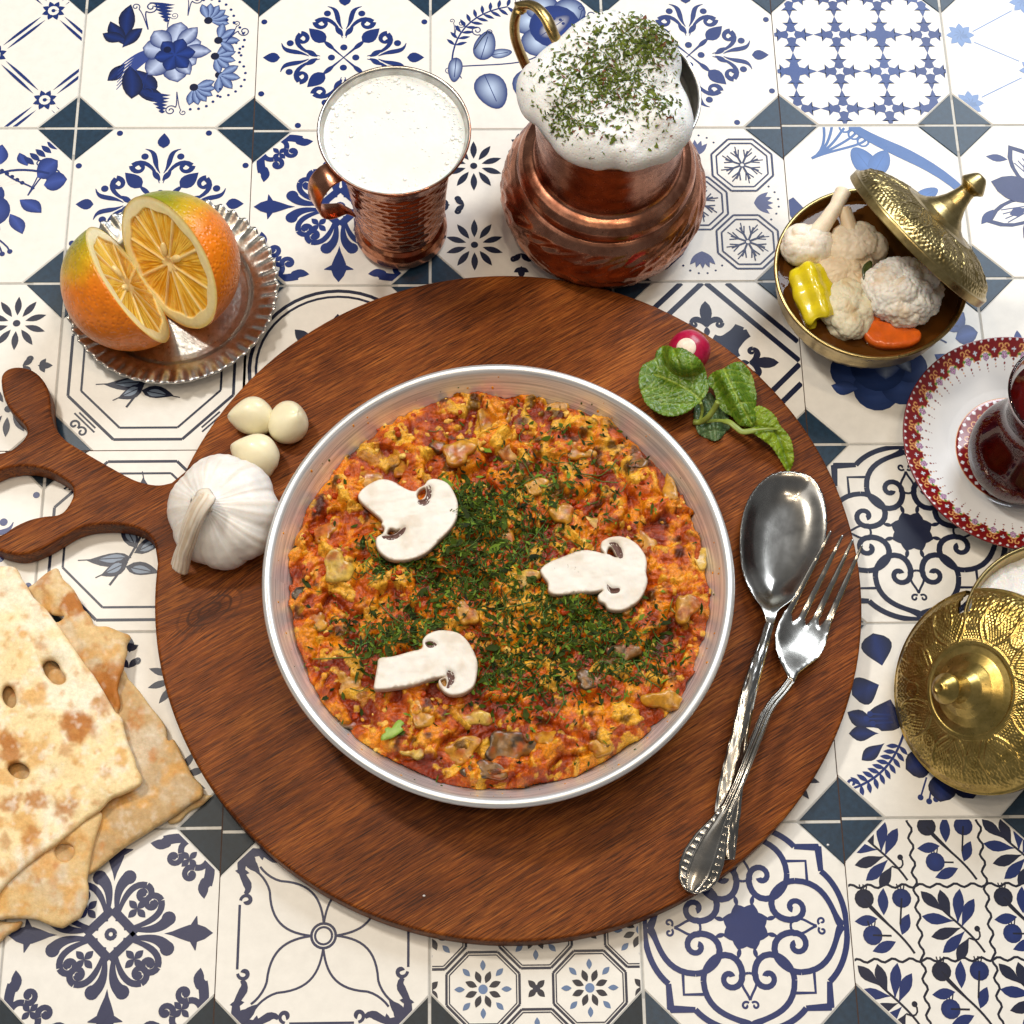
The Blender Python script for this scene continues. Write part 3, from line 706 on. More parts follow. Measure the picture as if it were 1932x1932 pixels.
# ------------------------------------------------------------------ serving board
def wood(name, dark, mid, light):
    m, nt, b = newmat(name); ang = R(-31)
    tc = nt.nodes.new('ShaderNodeTexCoord'); mp0 = nt.nodes.new('ShaderNodeMapping'); mp0.inputs['Scale'].default_value = (100,100,100)
    nt.links.new(tc.outputs['Object'], mp0.inputs[0]); v0 = mp0.outputs[0]
    # knot: bend the grain round one point
    kn = P(395,1152,1.4)-np.array(BC)
    sub = N(nt,'ShaderNodeVectorMath', _operation='SUBTRACT'); nt.links.new(v0, sub.inputs[0]); sub.inputs[1].default_value = (kn[0],kn[1],0)
    ro = N(nt,'ShaderNodeMapping'); ro.inputs['Rotation'].default_value = (0,0,ang); nt.links.new(sub.outputs[0], ro.inputs[0])
    sx = N(nt,'ShaderNodeSeparateXYZ'); nt.links.new(ro.outputs[0], sx.inputs[0])
    el = N(nt,'ShaderNodeMapping'); el.inputs['Scale'].default_value = (.62,1.25,0); nt.links.new(ro.outputs[0], el.inputs[0])
    ln = N(nt,'ShaderNodeVectorMath', _operation='LENGTH'); nt.links.new(el.outputs[0], ln.inputs[0])
    g = mathn(nt,'EXPONENT', mathn(nt,'MULTIPLY', mathn(nt,'POWER', ln.outputs['Value'], 2.0), -.55))
    yy = mathn(nt,'MULTIPLY_ADD', mathn(nt,'SIGN', sx.outputs[1]), mathn(nt,'MULTIPLY', g, .55), sx.outputs[1])
    cb = N(nt,'ShaderNodeCombineXYZ'); nt.links.new(sx.outputs[0], cb.inputs[0]); nt.links.new(yy, cb.inputs[1]); nt.links.new(sx.outputs[2], cb.inputs[2])
    def str_(sc_, s, d=4, r_=.6):
        mp = N(nt,'ShaderNodeMapping'); mp.inputs['Scale'].default_value = sc_; nt.links.new(cb.outputs[0], mp.inputs[0]); return nz(nt, mp.outputs[0], s, d, r_)
    big = str_((.10,.55,.5), 1.0, 5, .65); fine = str_((.4,12,5), 1.0, 4, .7); pore = str_((.8,28,8), 1.0, 2, .55); blot = nz(nt, v0, .28, 4, .6)
    f = mathn(nt,'ADD', mathn(nt,'MULTIPLY', big, .35), mathn(nt,'MULTIPLY', fine, .65))
    c = ramp(nt, f, [(.38,dark),(.5,mid),(.62,light)])
    c = mixc(nt, ramp(nt, pore, [(.36,(.85,.85,.85)),(.47,(0,0,0))]), c, tuple(x*.45 for x in dark))
    c = mixc(nt, 1.0, c, ramp(nt, blot, [(.3,(.66,.62,.60)),(.7,(1.18,1.15,1.1))]), 'MULTIPLY')
    kc = ramp(nt, g, [(.70,(1,1,1)),(.93,(.55,.5,.48))]); c = mixc(nt, 1.0, c, kc, 'MULTIPLY')
    rg = N(nt,'ShaderNodeTexWave', _wave_type='RINGS', _rings_direction='Z', Scale=.85, Distortion=1.6, Detail=2); nt.links.new(el.outputs[0], rg.inputs['Vector'])
    km = mathn(nt,'MULTIPLY', ramp(nt, g, [(.42,(0,0,0)),(.62,(.8,.8,.8))]), ramp(nt, rg.outputs['Fac'], [(.05,(1,1,1)),(.3,(0,0,0))]))
    c = mixc(nt, km, c, tuple(x*.8 for x in dark))
    nt.links.new(c, b.inputs['Base Color'])
    rr = mathn(nt,'MULTIPLY_ADD', fine, .25, .34); nt.links.new(rr, b.inputs['Roughness']); b.inputs['Specular IOR Level'].default_value = .14
    pv = bump(nt, b, pore, .5, .03); bump(nt, b, fine, .25, .03, pv)
    return m
BC = (24.03, -28.1, 0.0); BR = 17.72
woodm = wood('stained_wood', (.060,.0155,.003), (.20,.050,.0078), (.38,.122,.021))
OX, OY, SS = 0, 664.1, .28125
hp = [(1040,1300),(1018,1250),(960,1197),(880,1168),(780,1153),(680,1153),(580,1165),(480,1200),(380,1262),(290,1312),(200,1347),(120,1358),(40,1345),(-30,1318),(-62,1280),(-30,1238),(30,1213),(100,1165),(200,1120),(300,1098),(380,1090),(430,1062),(472,1000),(490,940),(475,890),(420,845),(340,800),(250,772),(150,762),(60,772),(0,790),(-100,830),(-180,820),(-220,760),(-180,690),(-90,680),(0,675),(70,655),(130,612),(170,562),(178,520),(150,470),(90,410),(40,340),(12,250),(8,160),(50,112),(120,97),(200,112),(262,155),(312,225),(335,300),(342,400),(370,500),(430,580),(520,640),(640,712),(760,780),(880,845),(980,878),(1070,888),(1150,872)]
hp = Pz(hp, 1.4, OX, OY, SS)
hs = cat(hp, 3, closed=False)
aS = math.atan2(hs[-1][1]-BC[1], hs[-1][0]-BC[0])-.045; aE = math.atan2(hs[0][1]-BC[1], hs[0][0]-BC[0])+.05+2*math.pi
if aE > aS: aE -= 2*math.pi
if aS-aE < math.pi: aE -= 2*math.pi
arc = [(BC[0]+BR*math.cos(a), BC[1]+BR*math.sin(a)) for a in np.linspace(aS, aE, 230)]
outl = [tuple(p) for p in hs]+arc
# drop duplicates and orient
outl = [p for i,p in enumerate(outl) if math.dist(p, outl[i-1]) > .03]
def ez(rad, T):
    def f(x, y, d):
        e = np.clip(1-d/rad,0,1); return T-rad*(1-np.sqrt(np.clip(1-e*e,0,1)))
    return f
edge = ez(.16, 1.4)
Vb, Fb, Db = slab([outl], 1.2, lambda x,y,d: edge(x,y,d)+.006*fbm(x*.8,y*.8), lambda x,y,d: 0.02+.12*np.clip(1-d/.12,0,1), rings=(.03,.09,.17))
obj('serving_board', Vb, Fb, woodm, label='round dark brown wooden serving board with a three-lobed cut-out handle at the left', cat_='serving board', loc=BC)
# ------------------------------------------------------------------ pan
def brushed(name):
    m, nt, b = newmat(name); tc = nt.nodes.new('ShaderNodeTexCoord')
    sp = N(nt,'ShaderNodeSeparateXYZ'); nt.links.new(tc.outputs['Object'], sp.inputs[0])
    r2 = mathn(nt,'SQRT', mathn(nt,'ADD', mathn(nt,'POWER', sp.outputs[0], 2.0), mathn(nt,'POWER', sp.outputs[1], 2.0)))
    an = mathn(nt,'ARCTAN2', sp.outputs[1], sp.outputs[0])
    cb = N(nt,'ShaderNodeCombineXYZ'); nt.links.new(mathn(nt,'MULTIPLY', r2, 1500), cb.inputs[0]); nt.links.new(mathn(nt,'MULTIPLY', an, 1.6), cb.inputs[1]); nt.links.new(mathn(nt,'MULTIPLY', sp.outputs[2], 900), cb.inputs[2])
    g = nz(nt, cb.outputs[0], 1.0, 4, .7); v = coords(nt); sm = nz(nt, v, .5, 4, .6)
    nt.links.new(ramp(nt, g, [(.35,(.52,.525,.53)),(.62,(.95,.95,.95))]), b.inputs['Base Color']); b.inputs['Metallic'].default_value = .62
    nt.links.new(mathn(nt,'ADD', mathn(nt,'MULTIPLY', sm, .2), .30), b.inputs['Roughness']); b.inputs['Anisotropic'].default_value = .5
    pv = bump(nt, b, g, .22, .02); bump(nt, b, nz(nt, v, 2.5, 3), .12, .05, pv)
    return m
panm = brushed('brushed_aluminium')
PC = np.array([23.43, -29.06, 1.4]); PZ = PC
prof = resample([(0.01,.02),(8.9,.02),(9.3,.12),(9.7,.9),(10.15,2.0),(10.88,3.15),(11.08,3.55),(11.2,3.55),(11.32,3.62),(11.36,3.76),(11.28,3.9),(11.12,3.95),(10.97,3.88),(10.86,3.72),(10.5,3.12),(10.12,2.45),(9.6,1.3),(9.4,.5),(8.9,.3),(.01,.25)], .25)
V, F, *_ = lathe(prof, 220, PC)
obj('frying_pan', V, F, panm, label='round brushed aluminium pan full of egg and tomato stew on the wooden board', cat_='pan', loc=PC)
# ------------------------------------------------------------------ stew
FR = 10.78
def foodf(x, y):
    x = np.asarray(x, float); y = np.asarray(y, float); dx, dy = x-PC[0], y-PC[1]; r = np.hypot(dx,dy)
    wx = x+.35*noise(x*1.1,y*1.1,0,3); wy = y+.35*noise(x*1.1,y*1.1,5,4)
    a1,a2,i1 = worley(wx, wy, 1.35, 11); b1,b2,i2 = worley(wx+.1*noise(x*3,y*3), wy, .62, 21); c1,c2,i3 = worley(wx, wy, .26, 31)
    lo = fbm(x*.35, y*.35, 0, 40, 3)
    h = .78*np.sqrt(np.clip(1-a1*a1*1.2,0,1))*(.15+1.1*i1)+.30*np.sqrt(np.clip(1-b1*b1*1.4,0,1))*(.1+1.1*i2)+.12*(1-c1)*(.4+i3)+.09*fbm(x*5,y*5,0,50,3)+.25*lo
    ang = np.arctan2(dy,dx); edge_ = FR-.25+.22*noise(ang*5, ang*0+2,0,8)+.16*noise(ang*17, ang*0,0,9)
    h = h*(1-sst(edge_-.9, edge_, r)*.55)
    base = 3.70+.22*(1-(r/FR)**2); base = base-1.3*sst(edge_-.35, edge_+.12, r)
    return base+h, (a1,a2,i1,b1,b2,i2,c1,c2,i3,lo,r)
def lerp(a, b, t): return a+(b-a)*np.asarray(t)[...,None]
def foodcol(x, y, q):
    a1,a2,i1,b1,b2,i2,c1,c2,i3,lo,r = q
    red = np.array([.23,.020,.001]); orr = np.array([.53,.088,.002]); yel = np.array([.74,.24,.005]); pale = np.array([.88,.50,.045]); brn = np.array([.05,.012,.003])
    n1 = fbm(x*.9,y*.9,3,61,4)+.5*(i1-.5); n2 = fbm(x*2.6,y*2.6,1,62,4)
    c = lerp(np.broadcast_to(red,(len(x),3)), orr, sst(-.55,.15,n1+.5*n2))
    c = lerp(c, yel, sst(-.02,.38,n1*.7+n2*.7+.35*(i2-.45)))
    curd = sst(.70,.80,i2)*sst(-.12,.12,fbm(x*.55,y*.55,7,63,3)+.02); c = lerp(c, pale, curd*.7)
    c = lerp(c, pale, sst(.90,.93,i3)*.6); c = lerp(c, red*1.15, sst(.10,.05,i2)*.7); c = lerp(c, brn, sst(.30,.52,fbm(x*1.3,y*1.3,9,64,4)+.3*(i2-.5))*.85)
    return c
g = np.arange(-FR-.2, FR+.2, .062); X, Y = np.meshgrid(PC[0]+g, PC[1]+g, indexing='ij'); n_ = len(g)
H, q = foodf(X.ravel(), Y.ravel()); rr = q[-1]
idx = -np.ones(n_*n_, int); keep = rr < FR+.12; idx[keep] = np.arange(keep.sum())
V = np.c_[X.ravel(), Y.ravel(), H][keep]; C = foodcol(V[:,0], V[:,1], tuple(a[keep] for a in q))
rv = np.hypot(V[:,0]-PC[0],V[:,1]-PC[1]); lim = np.interp(V[:,2],[1.9,2.7,3.85,4.52,5.12],[9.3,9.55,10.10,10.48,10.84])-.015; kf = np.minimum(1,lim/np.maximum(rv,.01)); V[:,:2] = PC[:2]+(V[:,:2]-PC[:2])*kf[:,None]   # the stew stays inside the pan's wall
I2 = idx.reshape(n_,n_); a,b,c_,d = I2[:-1,:-1], I2[1:,:-1], I2[1:,1:], I2[:-1,1:]
ok = (a >= 0)&(b >= 0)&(c_ >= 0)&(d >= 0); F = np.stack([a[ok],b[ok],c_[ok],d[ok]],-1)
foodm = attrmat('stew', rough=.24, nscale=9, namt=.45, bscale=9, bstr=.55, bdist=.09, coat=.0, spec=.36, rvar=.25)
stew = obj('egg_stew', V, F, foodm, col=C, label='chunky red-orange stew of scrambled egg, tomato and mushroom filling the aluminium pan', cat_='stew', loc=(PC[0],PC[1],2.0))
# pieces of cooked mushroom and pepper lying in the stew
piecem = attrmat('cooked_mushroom', rough=.28, nscale=3.5, namt=.45, bscale=7, bstr=.35, bdist=.05, coat=.1, sss=.05)
def hz(x, y): return float(foodf(np.array([x]), np.array([y]))[0][0])
spots = [(865,870,30,24,0),(967,858,26,22,1),(1055,768,20,14,0),(1122,1003,34,24,1),(1215,1030,26,20,0),(796,1357,22,24,0),(872,1417,32,22,0),(965,1413,46,30,2),(915,1460,36,18,2),(568,1127,18,16,2),(652,1290,30,18,0),(548,1180,16,30,0),(1322,1057,14,20,1),(1170,1240,30,20,2),(1262,930,12,34,0),(1248,1330,34,16,0),(700,915,26,20,0),(760,880,20,26,0),(828,845,18,14,2),(930,800,30,40,0),(1090,860,30,18,0),(662,1368,20,12,2),(735,1000,22,18,0),(640,1085,30,24,1),(955,1020,20,36,0),(1010,930,22,16,0),(612,1010,22,18,0),(900,1360,26,14,1),(1040,1400,30,18,0),(1110,1290,26,16,2),(600,1180,22,14,0),(1180,1140,18,26,0),(1290,1160,20,26,0),(850,1300,20,14,0),(780,1420,24,14,1),(1130,1420,22,12,0),(1200,880,22,16,2),(1060,980,22,18,0),(990,1100,24,18,1),(880,1170,22,18,0)]
for k,(px,py,a_,b_,ty) in enumerate(spots):
    c0 = P(px,py,4.0); z = hz(c0[0],c0[1]); th = rng.random()*3.14 if max(a_,b_) < 1.25*min(a_,b_) else 0
    m_ = 14; L = []
    for j in range(m_):
        t = 2*math.pi*j/m_; rr_ = 1+.16*math.sin(2*t+k)+.16*math.sin(3*t+2*k)+.10*math.sin(5*t+k*3); L.append((a_/36*rr_*math.cos(t)*.92, b_/33*rr_*math.sin(t)*.92))
    L = [(c0[0]+x*math.cos(th)-y*math.sin(th), c0[1]+x*math.sin(th)+y*math.cos(th)) for x,y in L]
    tx, ty_ = rng.uniform(-.28,.28), rng.uniform(-.28,.28)
    e_ = ez(.07, .42)
    zt = lambda x,y,d: z-.28+e_(x,y,d)+(x-c0[0])*tx+(y-c0[1])*ty_+.16*fbm(x*2.2,y*2.2,k,70)
    V, F, D = slab([[tuple(p) for p in cat(L,2)]], .16, zt, lambda x,y,d: z-.25+(x-c0[0])*tx+(y-c0[1])*ty_, rings=(.05,))
    base = {0:np.array([.52,.24,.018]),1:np.array([.60,.38,.06]),2:np.array([.22,.10,.02])}[ty]
    C = np.broadcast_to(base,(len(V),3)); C = lerp(C, np.array([.38,.055,.004]), sst(.0,.35,fbm(V[:,0]*2,V[:,1]*2,k,71))*.75)
    if ty == 2: C = lerp(C, np.array([.035,.03,.02]), sst(.12,.04,D)*.8*(V[:,0] < c0[0]+.1)); C = lerp(C, np.array([.05,.03,.015]), sst(.2,.4,fbm(V[:,0]*3,V[:,1]*3,k+9,72)))
    obj('mushroom_piece', V, F, piecem, stew, col=C)
# curds of egg, uncountable
parts = []
for k in range(520):
    a = rng.random()*6.283; r_ = math.sqrt(rng.random())*(FR-.55); x, y = PC[0]+r_*math.cos(a), PC[1]+r_*math.sin(a)
    if fbm(np.array([x*.4]),np.array([y*.4]),2,80,2)[0] < -.12+.2*rng.random() : continue
    s = rng.uniform(.06,.2)*(1.5 if rng.random() < .12 else 1); z = hz(x,y)
    V, F = blob((x,y,z-s*.15), (s,s*rng.uniform(.6,1),s*.7), 10, lambda X,Y,Z,TH,PH: 1+.35*noise(X*2.1+k,Y*2.1,Z*2.1,90), axis=(rng.normal()*.4,rng.normal()*.4,1))
    parts.append((V, F, lerp(np.array([[.78,.30,.015]]), np.array([.88,.60,.14]), rng.random(1)) if rng.random() < .55 else np.array([[.45,.05,.004]])))
V, F, C = join(parts); obj('egg_curd', V, F, foodm, stew, col=C, kind='stuff')
parts = []
for k in range(60):
    a = rng.random()*6.283; z = rng.uniform(4.35,5.0); rw = np.interp(z, [3.85,4.52,5.12],[10.12,10.5,10.86]); s = rng.uniform(.02,.07)
    V, F = blob((PC[0]+rw*math.cos(a),PC[1]+rw*math.sin(a),z),(s,s*rng.uniform(.5,1.6),s*.5),8,axis=(-math.cos(a),-math.sin(a),.5)); parts.append((V,F,np.array([[.70,.28,.02]]) if rng.random() < .7 else np.array([[.05,.09,.01]])))
V, F, C = join(parts); obj('sauce_speck', V, F, foodm, stew, col=C, kind='stuff')
# ------------------------------------------------------------------ chopped herbs
herbm = attrmat('herb', rough=.6, nscale=20, namt=.35, bscale=20, bstr=.3, bdist=.02, spec=.15)
def flake(c0, s, col, k):
    n_ = rng.normal(size=3)*.38+np.array([0,0,1]); Fm = frame(n_); a = rng.random()*6.28; ca, sa = math.cos(a), math.sin(a)
    el = rng.uniform(.14,.6); cu = rng.uniform(-.5,.5)
    if rng.random() < .25: pts = [(-1,0),(-.4,.5),(-.2,.2),(.3,.75),(.5,.25),(1,.15),(.6,-.2),(.3,-.7),(-.1,-.25),(-.5,-.5)]
    else: pts = [(-1,0),(-.35,.85),(.4,.7),(1,.1),(.35,-.8),(-.45,-.7)]
    V = [(0,0,cu*.15*s)]+[(s*x, s*el*y, s*cu*(x*x-.5)*.6) for x,y in pts]
    V = np.array([(ca*x-sa*y, sa*x+ca*y, z) for x,y,z in V]) @ Fm.T+c0
    n = len(pts); return V, [(0,i+1,(i+1) % n+1) for i in range(n)], col
clus = [(885,955,26,330),(905,1005,36,480),(815,1060,42,360),(720,1055,26,150),(960,1030,60,420),(905,1120,60,520),(1100,1175,50,760),(1010,1250,50,560),(1160,1225,50,420),(715,1212,38,380),(785,1195,34,200),(1060,925,80,320),(985,960,60,300),(950,1150,190,500),(1230,1235,34,150),(1040,1120,60,380),(930,1270,40,260),(850,1095,40,260)]
parts = []; xs = []; 
for (px,py,sg,n) in clus:
    for k in range(n):
        x, y = px+rng.normal()*sg, py+rng.normal()*sg; p_ = P(x,y,4.1)
        if np.hypot(p_[0]-PC[0],p_[1]-PC[1]) < FR-.5: xs.append((p_[0],p_[1]))
xs = np.array(xs); hs_ = foodf(xs[:,0],xs[:,1])[0]
for (x,y),z in zip(xs,hs_):
    t = rng.random(); col = np.array([.006,.012,.001])*(1-t)+np.array([.062,.10,.004])*t
    if rng.random() < .14: col = np.array([.15,.24,.02])
    s = rng.uniform(.07,.24)*(1.7 if rng.random() < .12 else 1)
    parts.append(flake(np.array([x,y,z+rng.uniform(.0,.14)]), s, col[None,:], 0))
V, F, C = join(parts); obj('chopped_parsley', V, F, herbm, col=C, kind='stuff', label='chopped green parsley and dill scattered over the middle of the stew', cat_='herbs')
parts = []
def sprig(pts, r_=.028, col=(.10,.17,.035)):
    Q = cat([P(x,y,4.2) for x,y in pts], 5, closed=False); zz = foodf(Q[:,0],Q[:,1])[0]; Q[:,2] = .5*(zz+zz.mean())+.12
    V, F = tube(Q, r_, 6); return V, F, np.array([col])
for pts in [[(1075,897),(1120,903),(1150,890),(1162,872)],[(1022,870),(1045,880),(1075,884)],[(955,952),(985,925),(1012,912)],[(970,1052),(1000,1025),(1020,1000),(1030,985)],[(935,1160),(985,1150),(1020,1138),(1025,1110)],[(942,1085),(965,1120),(985,1150),(990,1175)],[(590,1244),(640,1243),(700,1243)],[(715,1140),(740,1165),(775,1185),(800,1200)],[(700,1180),(690,1205),(672,1235)],[(1010,1175),(1040,1195),(1070,1205)],[(1130,1290),(1165,1265),(1190,1250)],[(1195,1250),(1215,1280),(1245,1300)],[(1060,1300),(1062,1330),(1045,1360)],[(830,1060),(870,1050),(900,1030)],[(955,900),(975,880),(1000,868)],[(985,880),(1000,905),(1012,925)],[(1100,905),(1130,912),(1165,915)]]:
    parts.append(sprig(pts))
for k in range(420):
    c0 = clus[int(rng.integers(0,len(clus)-1))]; x, y = c0[0]+rng.normal()*c0[2]*.9, c0[1]+rng.normal()*c0[2]*.9; a = rng.random()*6.28; L = rng.uniform(10,24)
    q_ = P(x,y,4.1)
    if np.hypot(q_[0]-PC[0],q_[1]-PC[1]) > FR-1.9: continue
    parts.append(sprig([(x,y),(x+L*math.cos(a),y+L*math.sin(a)),(x+1.8*L*math.cos(a+.5),y+1.8*L*math.sin(a+.5))], .02, tuple(np.array([.06,.12,.025])*rng.uniform(.3,1.9))))
V, F, C = join(parts); obj('parsley_stalks', V, F, herbm, col=C, kind='stuff', label='thin green herb stalks strewn among the chopped parsley on the stew', cat_='herbs')
# the one whole leaflet near the pan's lower left
lf = [(720,1405),(735,1402),(742,1400),(752,1394),(763,1385),(757,1380),(764,1373),(757,1366),(750,1368),(744,1376),(740,1382),(734,1380),(727,1383),(729,1390),(722,1394)]
L2 = Pz(lf, 4.2); L2 = [tuple(p) for p in cat(L2,2)]; c0 = np.mean(L2,axis=0); z0 = hz(*c0)+.22
leafm = attrmat('fresh_leaf', rough=.38, nscale=6, namt=.2, bscale=10, bstr=.2, bdist=.03, sss=.1)
V, F, D = slab([L2], .12, lambda x,y,d: z0+.1*fbm(x*1.5,y*1.5)+.05*d, lambda x,y,d: z0-.02+.1*fbm(x*1.5,y*1.5)+.05*d)
obj('parsley_leaf', V, F, leafm, col=lerp(np.broadcast_to([.24,.40,.05],(len(V),3)), np.array([.33,.50,.10]), sst(.0,.3,D)), label='single bright green parsley leaf on the stew near the lower left rim', cat_='leaf')
# ------------------------------------------------------------------ raw mushroom slices
mushm = attrmat('raw_mushroom', rough=.5, nscale=2.2, namt=.06, bscale=9, bstr=.18, bdist=.03, sss=.15, spec=.35)
def mush(name_pts, ox, oy, gills, label, tilt=(0,0), holes=()):
    s = .2578; L = [tuple(p) for p in cat(Pz(name_pts, 4.8, ox, oy, s), 3)]
    c0 = np.mean(L,axis=0); zz = foodf(np.array(L)[:,0],np.array(L)[:,1])[0]; z = np.percentile(zz,92)-.02; e_ = ez(.07,.5)
    z = min(z, 4.75)
    GP = [[tuple(q) for q in cat(Pz(gp, 4.8, ox, oy, s),3)] for gp in gills]
    def dent(x,y):
        r_ = 0
        for G_ in GP:
            x_, y_ = np.asarray(x,float), np.asarray(y,float); ins = inpoly(x_,y_,G_); dd = pdist(x_,y_,G_); r_ = r_-.16*np.where(ins, sst(0,.08,dd)+.4, .4*sst(.12,0,dd))
        return r_
    zt = lambda x,y,d: z+e_(x,y,d)+dent(x,y)+.05*np.sin((x-c0[0])*1.3+1)*np.cos((y-c0[1])*1.7)+(x-c0[0])*tilt[0]+(y-c0[1])*tilt[1]+.09*fbm(x*1.1,y*1.1,0,5)+.02*fbm(x*6,y*6,0,6)
    zb = lambda x,y,d: z-.05+(x-c0[0])*tilt[0]+(y-c0[1])*tilt[1]+.1*np.clip(1-d/.1,0,1)
    V, F, D = slab([L]+[[tuple(p) for p in cat(Pz(h,4.8,ox,oy,s),3)] for h in holes], .12, zt, zb, rings=(.03,.09)); n = len(V)//2
    C = np.broadcast_to([.80,.76,.70],(len(V),3)); C = lerp(C, np.array([.50,.36,.24]), sst(.07,.0,D)*.8); C = lerp(C, np.array([.62,.52,.40]), sst(.0,.5,fbm(V[:,0]*1.1,V[:,1]*1.1,5,77))*.6)
    C = lerp(C, np.array([.58,.47,.36]), sst(.3,.8,noise((V[:,0]+V[:,1]*.3)*1.2,(V[:,1]-V[:,0]*.15)*9,0,81))*.25)
    o = obj('mushroom_slice', V, F, mushm, col=C, label=label, cat_='mushroom slice', group='raw mushroom slices on the stew')
    for gp in gills:
        G = [tuple(p) for p in cat(Pz(gp, 4.8, ox, oy, s), 3)]; e2 = ez(.05,.06)
        V, F, D = slab([G], .06, lambda x,y,d: zt(x,y,d*0+.3)+e2(x,y,d)-.02+.02*np.sin((x*.8+y*.6)*70), lambda x,y,d: zt(x,y,d*0+.3)-.03, rings=(.03,))
        obj('gills', V, F, gillm, o)
gillm = solid('mushroom_gills', (.13,.062,.05), .7, ns=20, var=.4, bs=20, bstr=.5)
M1 = [(750,1000),(800,945),(900,893),(1000,905),(1090,955),(1160,980),(1195,955),(1235,935),(1262,900),(1320,895),(1400,930),(1450,1000),(1478,1080),(1470,1180),(1420,1270),(1350,1340),(1270,1420),(1180,1470),(1080,1492),(980,1480),(910,1430),(880,1370),(885,1320),(930,1290),(940,1250),(920,1225),(925,1195),(870,1140),(800,1080),(760,1040)]
M2 = [(440,1550),(500,1500),(600,1460),(740,1415),(850,1425),(905,1440),(880,1400),(890,1350),(960,1318),(1050,1320),(1130,1360),(1190,1430),(1215,1500),(1210,1580),(1220,1650),(1180,1750),(1120,1810),(1030,1850),(940,1840),(910,1800),(870,1780),(860,1740),(895,1705),(840,1715),(700,1725),(560,1735),(500,1710),(495,1650),(460,1600)]
M3 = [(865,660),(872,600),(890,500),(905,445),(1000,430),(1120,400),(1215,372),(1220,315),(1260,268),(1340,243),(1440,250),(1520,290),(1580,370),(1620,470),(1615,570),(1590,650),(1520,700),(1440,712),(1380,690),(1340,640),(1342,600),(1385,578),(1280,600),(1150,640),(1000,665),(900,672)]
mush(M1, 483, 679.2, [[(1250,940),(1280,950),(1285,1010),(1262,1075),(1225,1090),(1185,1070),(1195,1045),(1235,1040),(1250,1000)],[(925,1310),(1000,1300),(1090,1248),(1092,1275),(1050,1315),(1000,1337),(940,1330)]], 'thick raw mushroom slice with a short wide stem at the upper left', (.05,-.03), [[(1180,1010),(1198,975),(1238,955),(1246,985),(1240,1012),(1222,1036),(1192,1040)],[(962,1290),(985,1256),(1030,1268),(1062,1258),(1020,1288),(980,1300)]])
mush(M2, 905.7, 679.2, [[(940,1362),(1000,1362),(1035,1420),(1038,1470),(1010,1468),(985,1425),(965,1390)],[(925,1660),(960,1690),(1015,1690),(1010,1720),(960,1725),(930,1700)]], 'raw mushroom slice with a long broad stem, right side of the stew', (.02,.03), [[(938,1395),(962,1392),(985,1432),(1005,1462),(978,1464),(945,1448),(925,1438)]])
mush(M3, 483, 1132, [[(1243,325),(1290,320),(1328,350),(1275,368),(1245,350)],[(1397,540),(1440,545),(1455,600),(1425,650),(1395,660),(1408,610)]], 'raw mushroom slice with a straight narrow stem nearest the lower pan edge', (.0,.04), [[(1352,604),(1385,592),(1396,620),(1386,648),(1368,640)]])
# ------------------------------------------------------------------ garlic
garm = attrmat('garlic_skin', rough=.42, nscale=1.3, namt=.12, bscale=5, bstr=.15, bdist=.04, sss=.25, spec=.4)
gc = P(421,965,3.1)
g = thing('garlic_bulb','whole white garlic bulb with its dried stalk bent over, left of the pan','garlic',(gc[0],gc[1],1.4))
gax = camdir((-.22,.14,.96))
def gd(X,Y,Z,TH,PH):
    lob = np.abs(np.cos(TH*3.5+.9*np.sin(TH)))**.9; q = np.sin(PH)
    k = 1+.055*q*(lob-.4)*sst(.05,.6,PH)*1.2
    return k*(1-.20*np.exp(-(PH/.42)**2)*0-.10*np.exp(-((PH-np.pi)/.6)**2))*(1+.05*fbm(X*1.3,Y*1.3,Z*1.3,3)*q)*(1+.004*np.sin(TH*37+3*np.sin(PH*2))*q)
V, F = blob((0,0,0), (2.78,2.78,2.15), 160, gd)
r_ = np.hypot(V[:,0],V[:,1]); V[:,2] += np.where(V[:,2] > 0, .75*np.exp(-(r_/.62)**2), 0)
th = np.arctan2(V[:,1],V[:,0])
C = np.broadcast_to([.86,.83,.79],(len(V),3)); ve = noise(th*14, r_*.5, 0, 5)
C = lerp(C, np.array([.70,.60,.50]), sst(.25,.6,ve)*.45*sst(.4,1.6,r_)); C = lerp(C, np.array([.70,.56,.40]), sst(-.2,.5,fbm(V[:,0]*.6,V[:,1]*.6,V[:,2],6))*sst(.5,-1.5,V[:,2])*.6)
V = V*(1+.006*ve[:,None]); V = V @ frame(gax).T+gc; V[:,2] = np.maximum(V[:,2], 1.42)
obj('bulb', V, F, garm, g, col=C)
tip = gc+gax*2.75
pts = [tip-gax*.5, tip+gax*.1, *[P(x,y,z) for x,y,z in ((388,940,6.2),(374,962,6.0),(362,990,5.4),(353,1020,4.4),(345,1048,3.2),(339,1072,2.3))]]
Q = cat(pts, 8, closed=False); nq = len(Q); rad = np.interp(np.linspace(0,1,nq),[0,.18,.3,.5,.8,1],[.60,.52,.48,.46,.47,.50])
V, F = tube(Q, rad, 40, flat=.6); kk = np.repeat(np.arange(nq),40); aa = np.tile(np.arange(40)*2*np.pi/40,nq)
V = Q[kk]+(V-Q[kk])*(1+.10*noise(aa*5,kk*.06,0,3)+.05*noise(aa*11,kk*.1,0,4))[:,None]
C = lerp(np.broadcast_to([.78,.70,.60],(len(V),3)), np.array([.55,.42,.28]), sst(.0,.5,noise(aa*7,kk*.05,0,9))*.7)
obj('stalk', V, F, garm, g, col=C)
cvm = solid('peeled_garlic', (.86,.79,.56), .34, ns=.8, var=.06, bs=2.5, bstr=.12, bd=.05, sss=.35, sscale=.006, coat=.15)
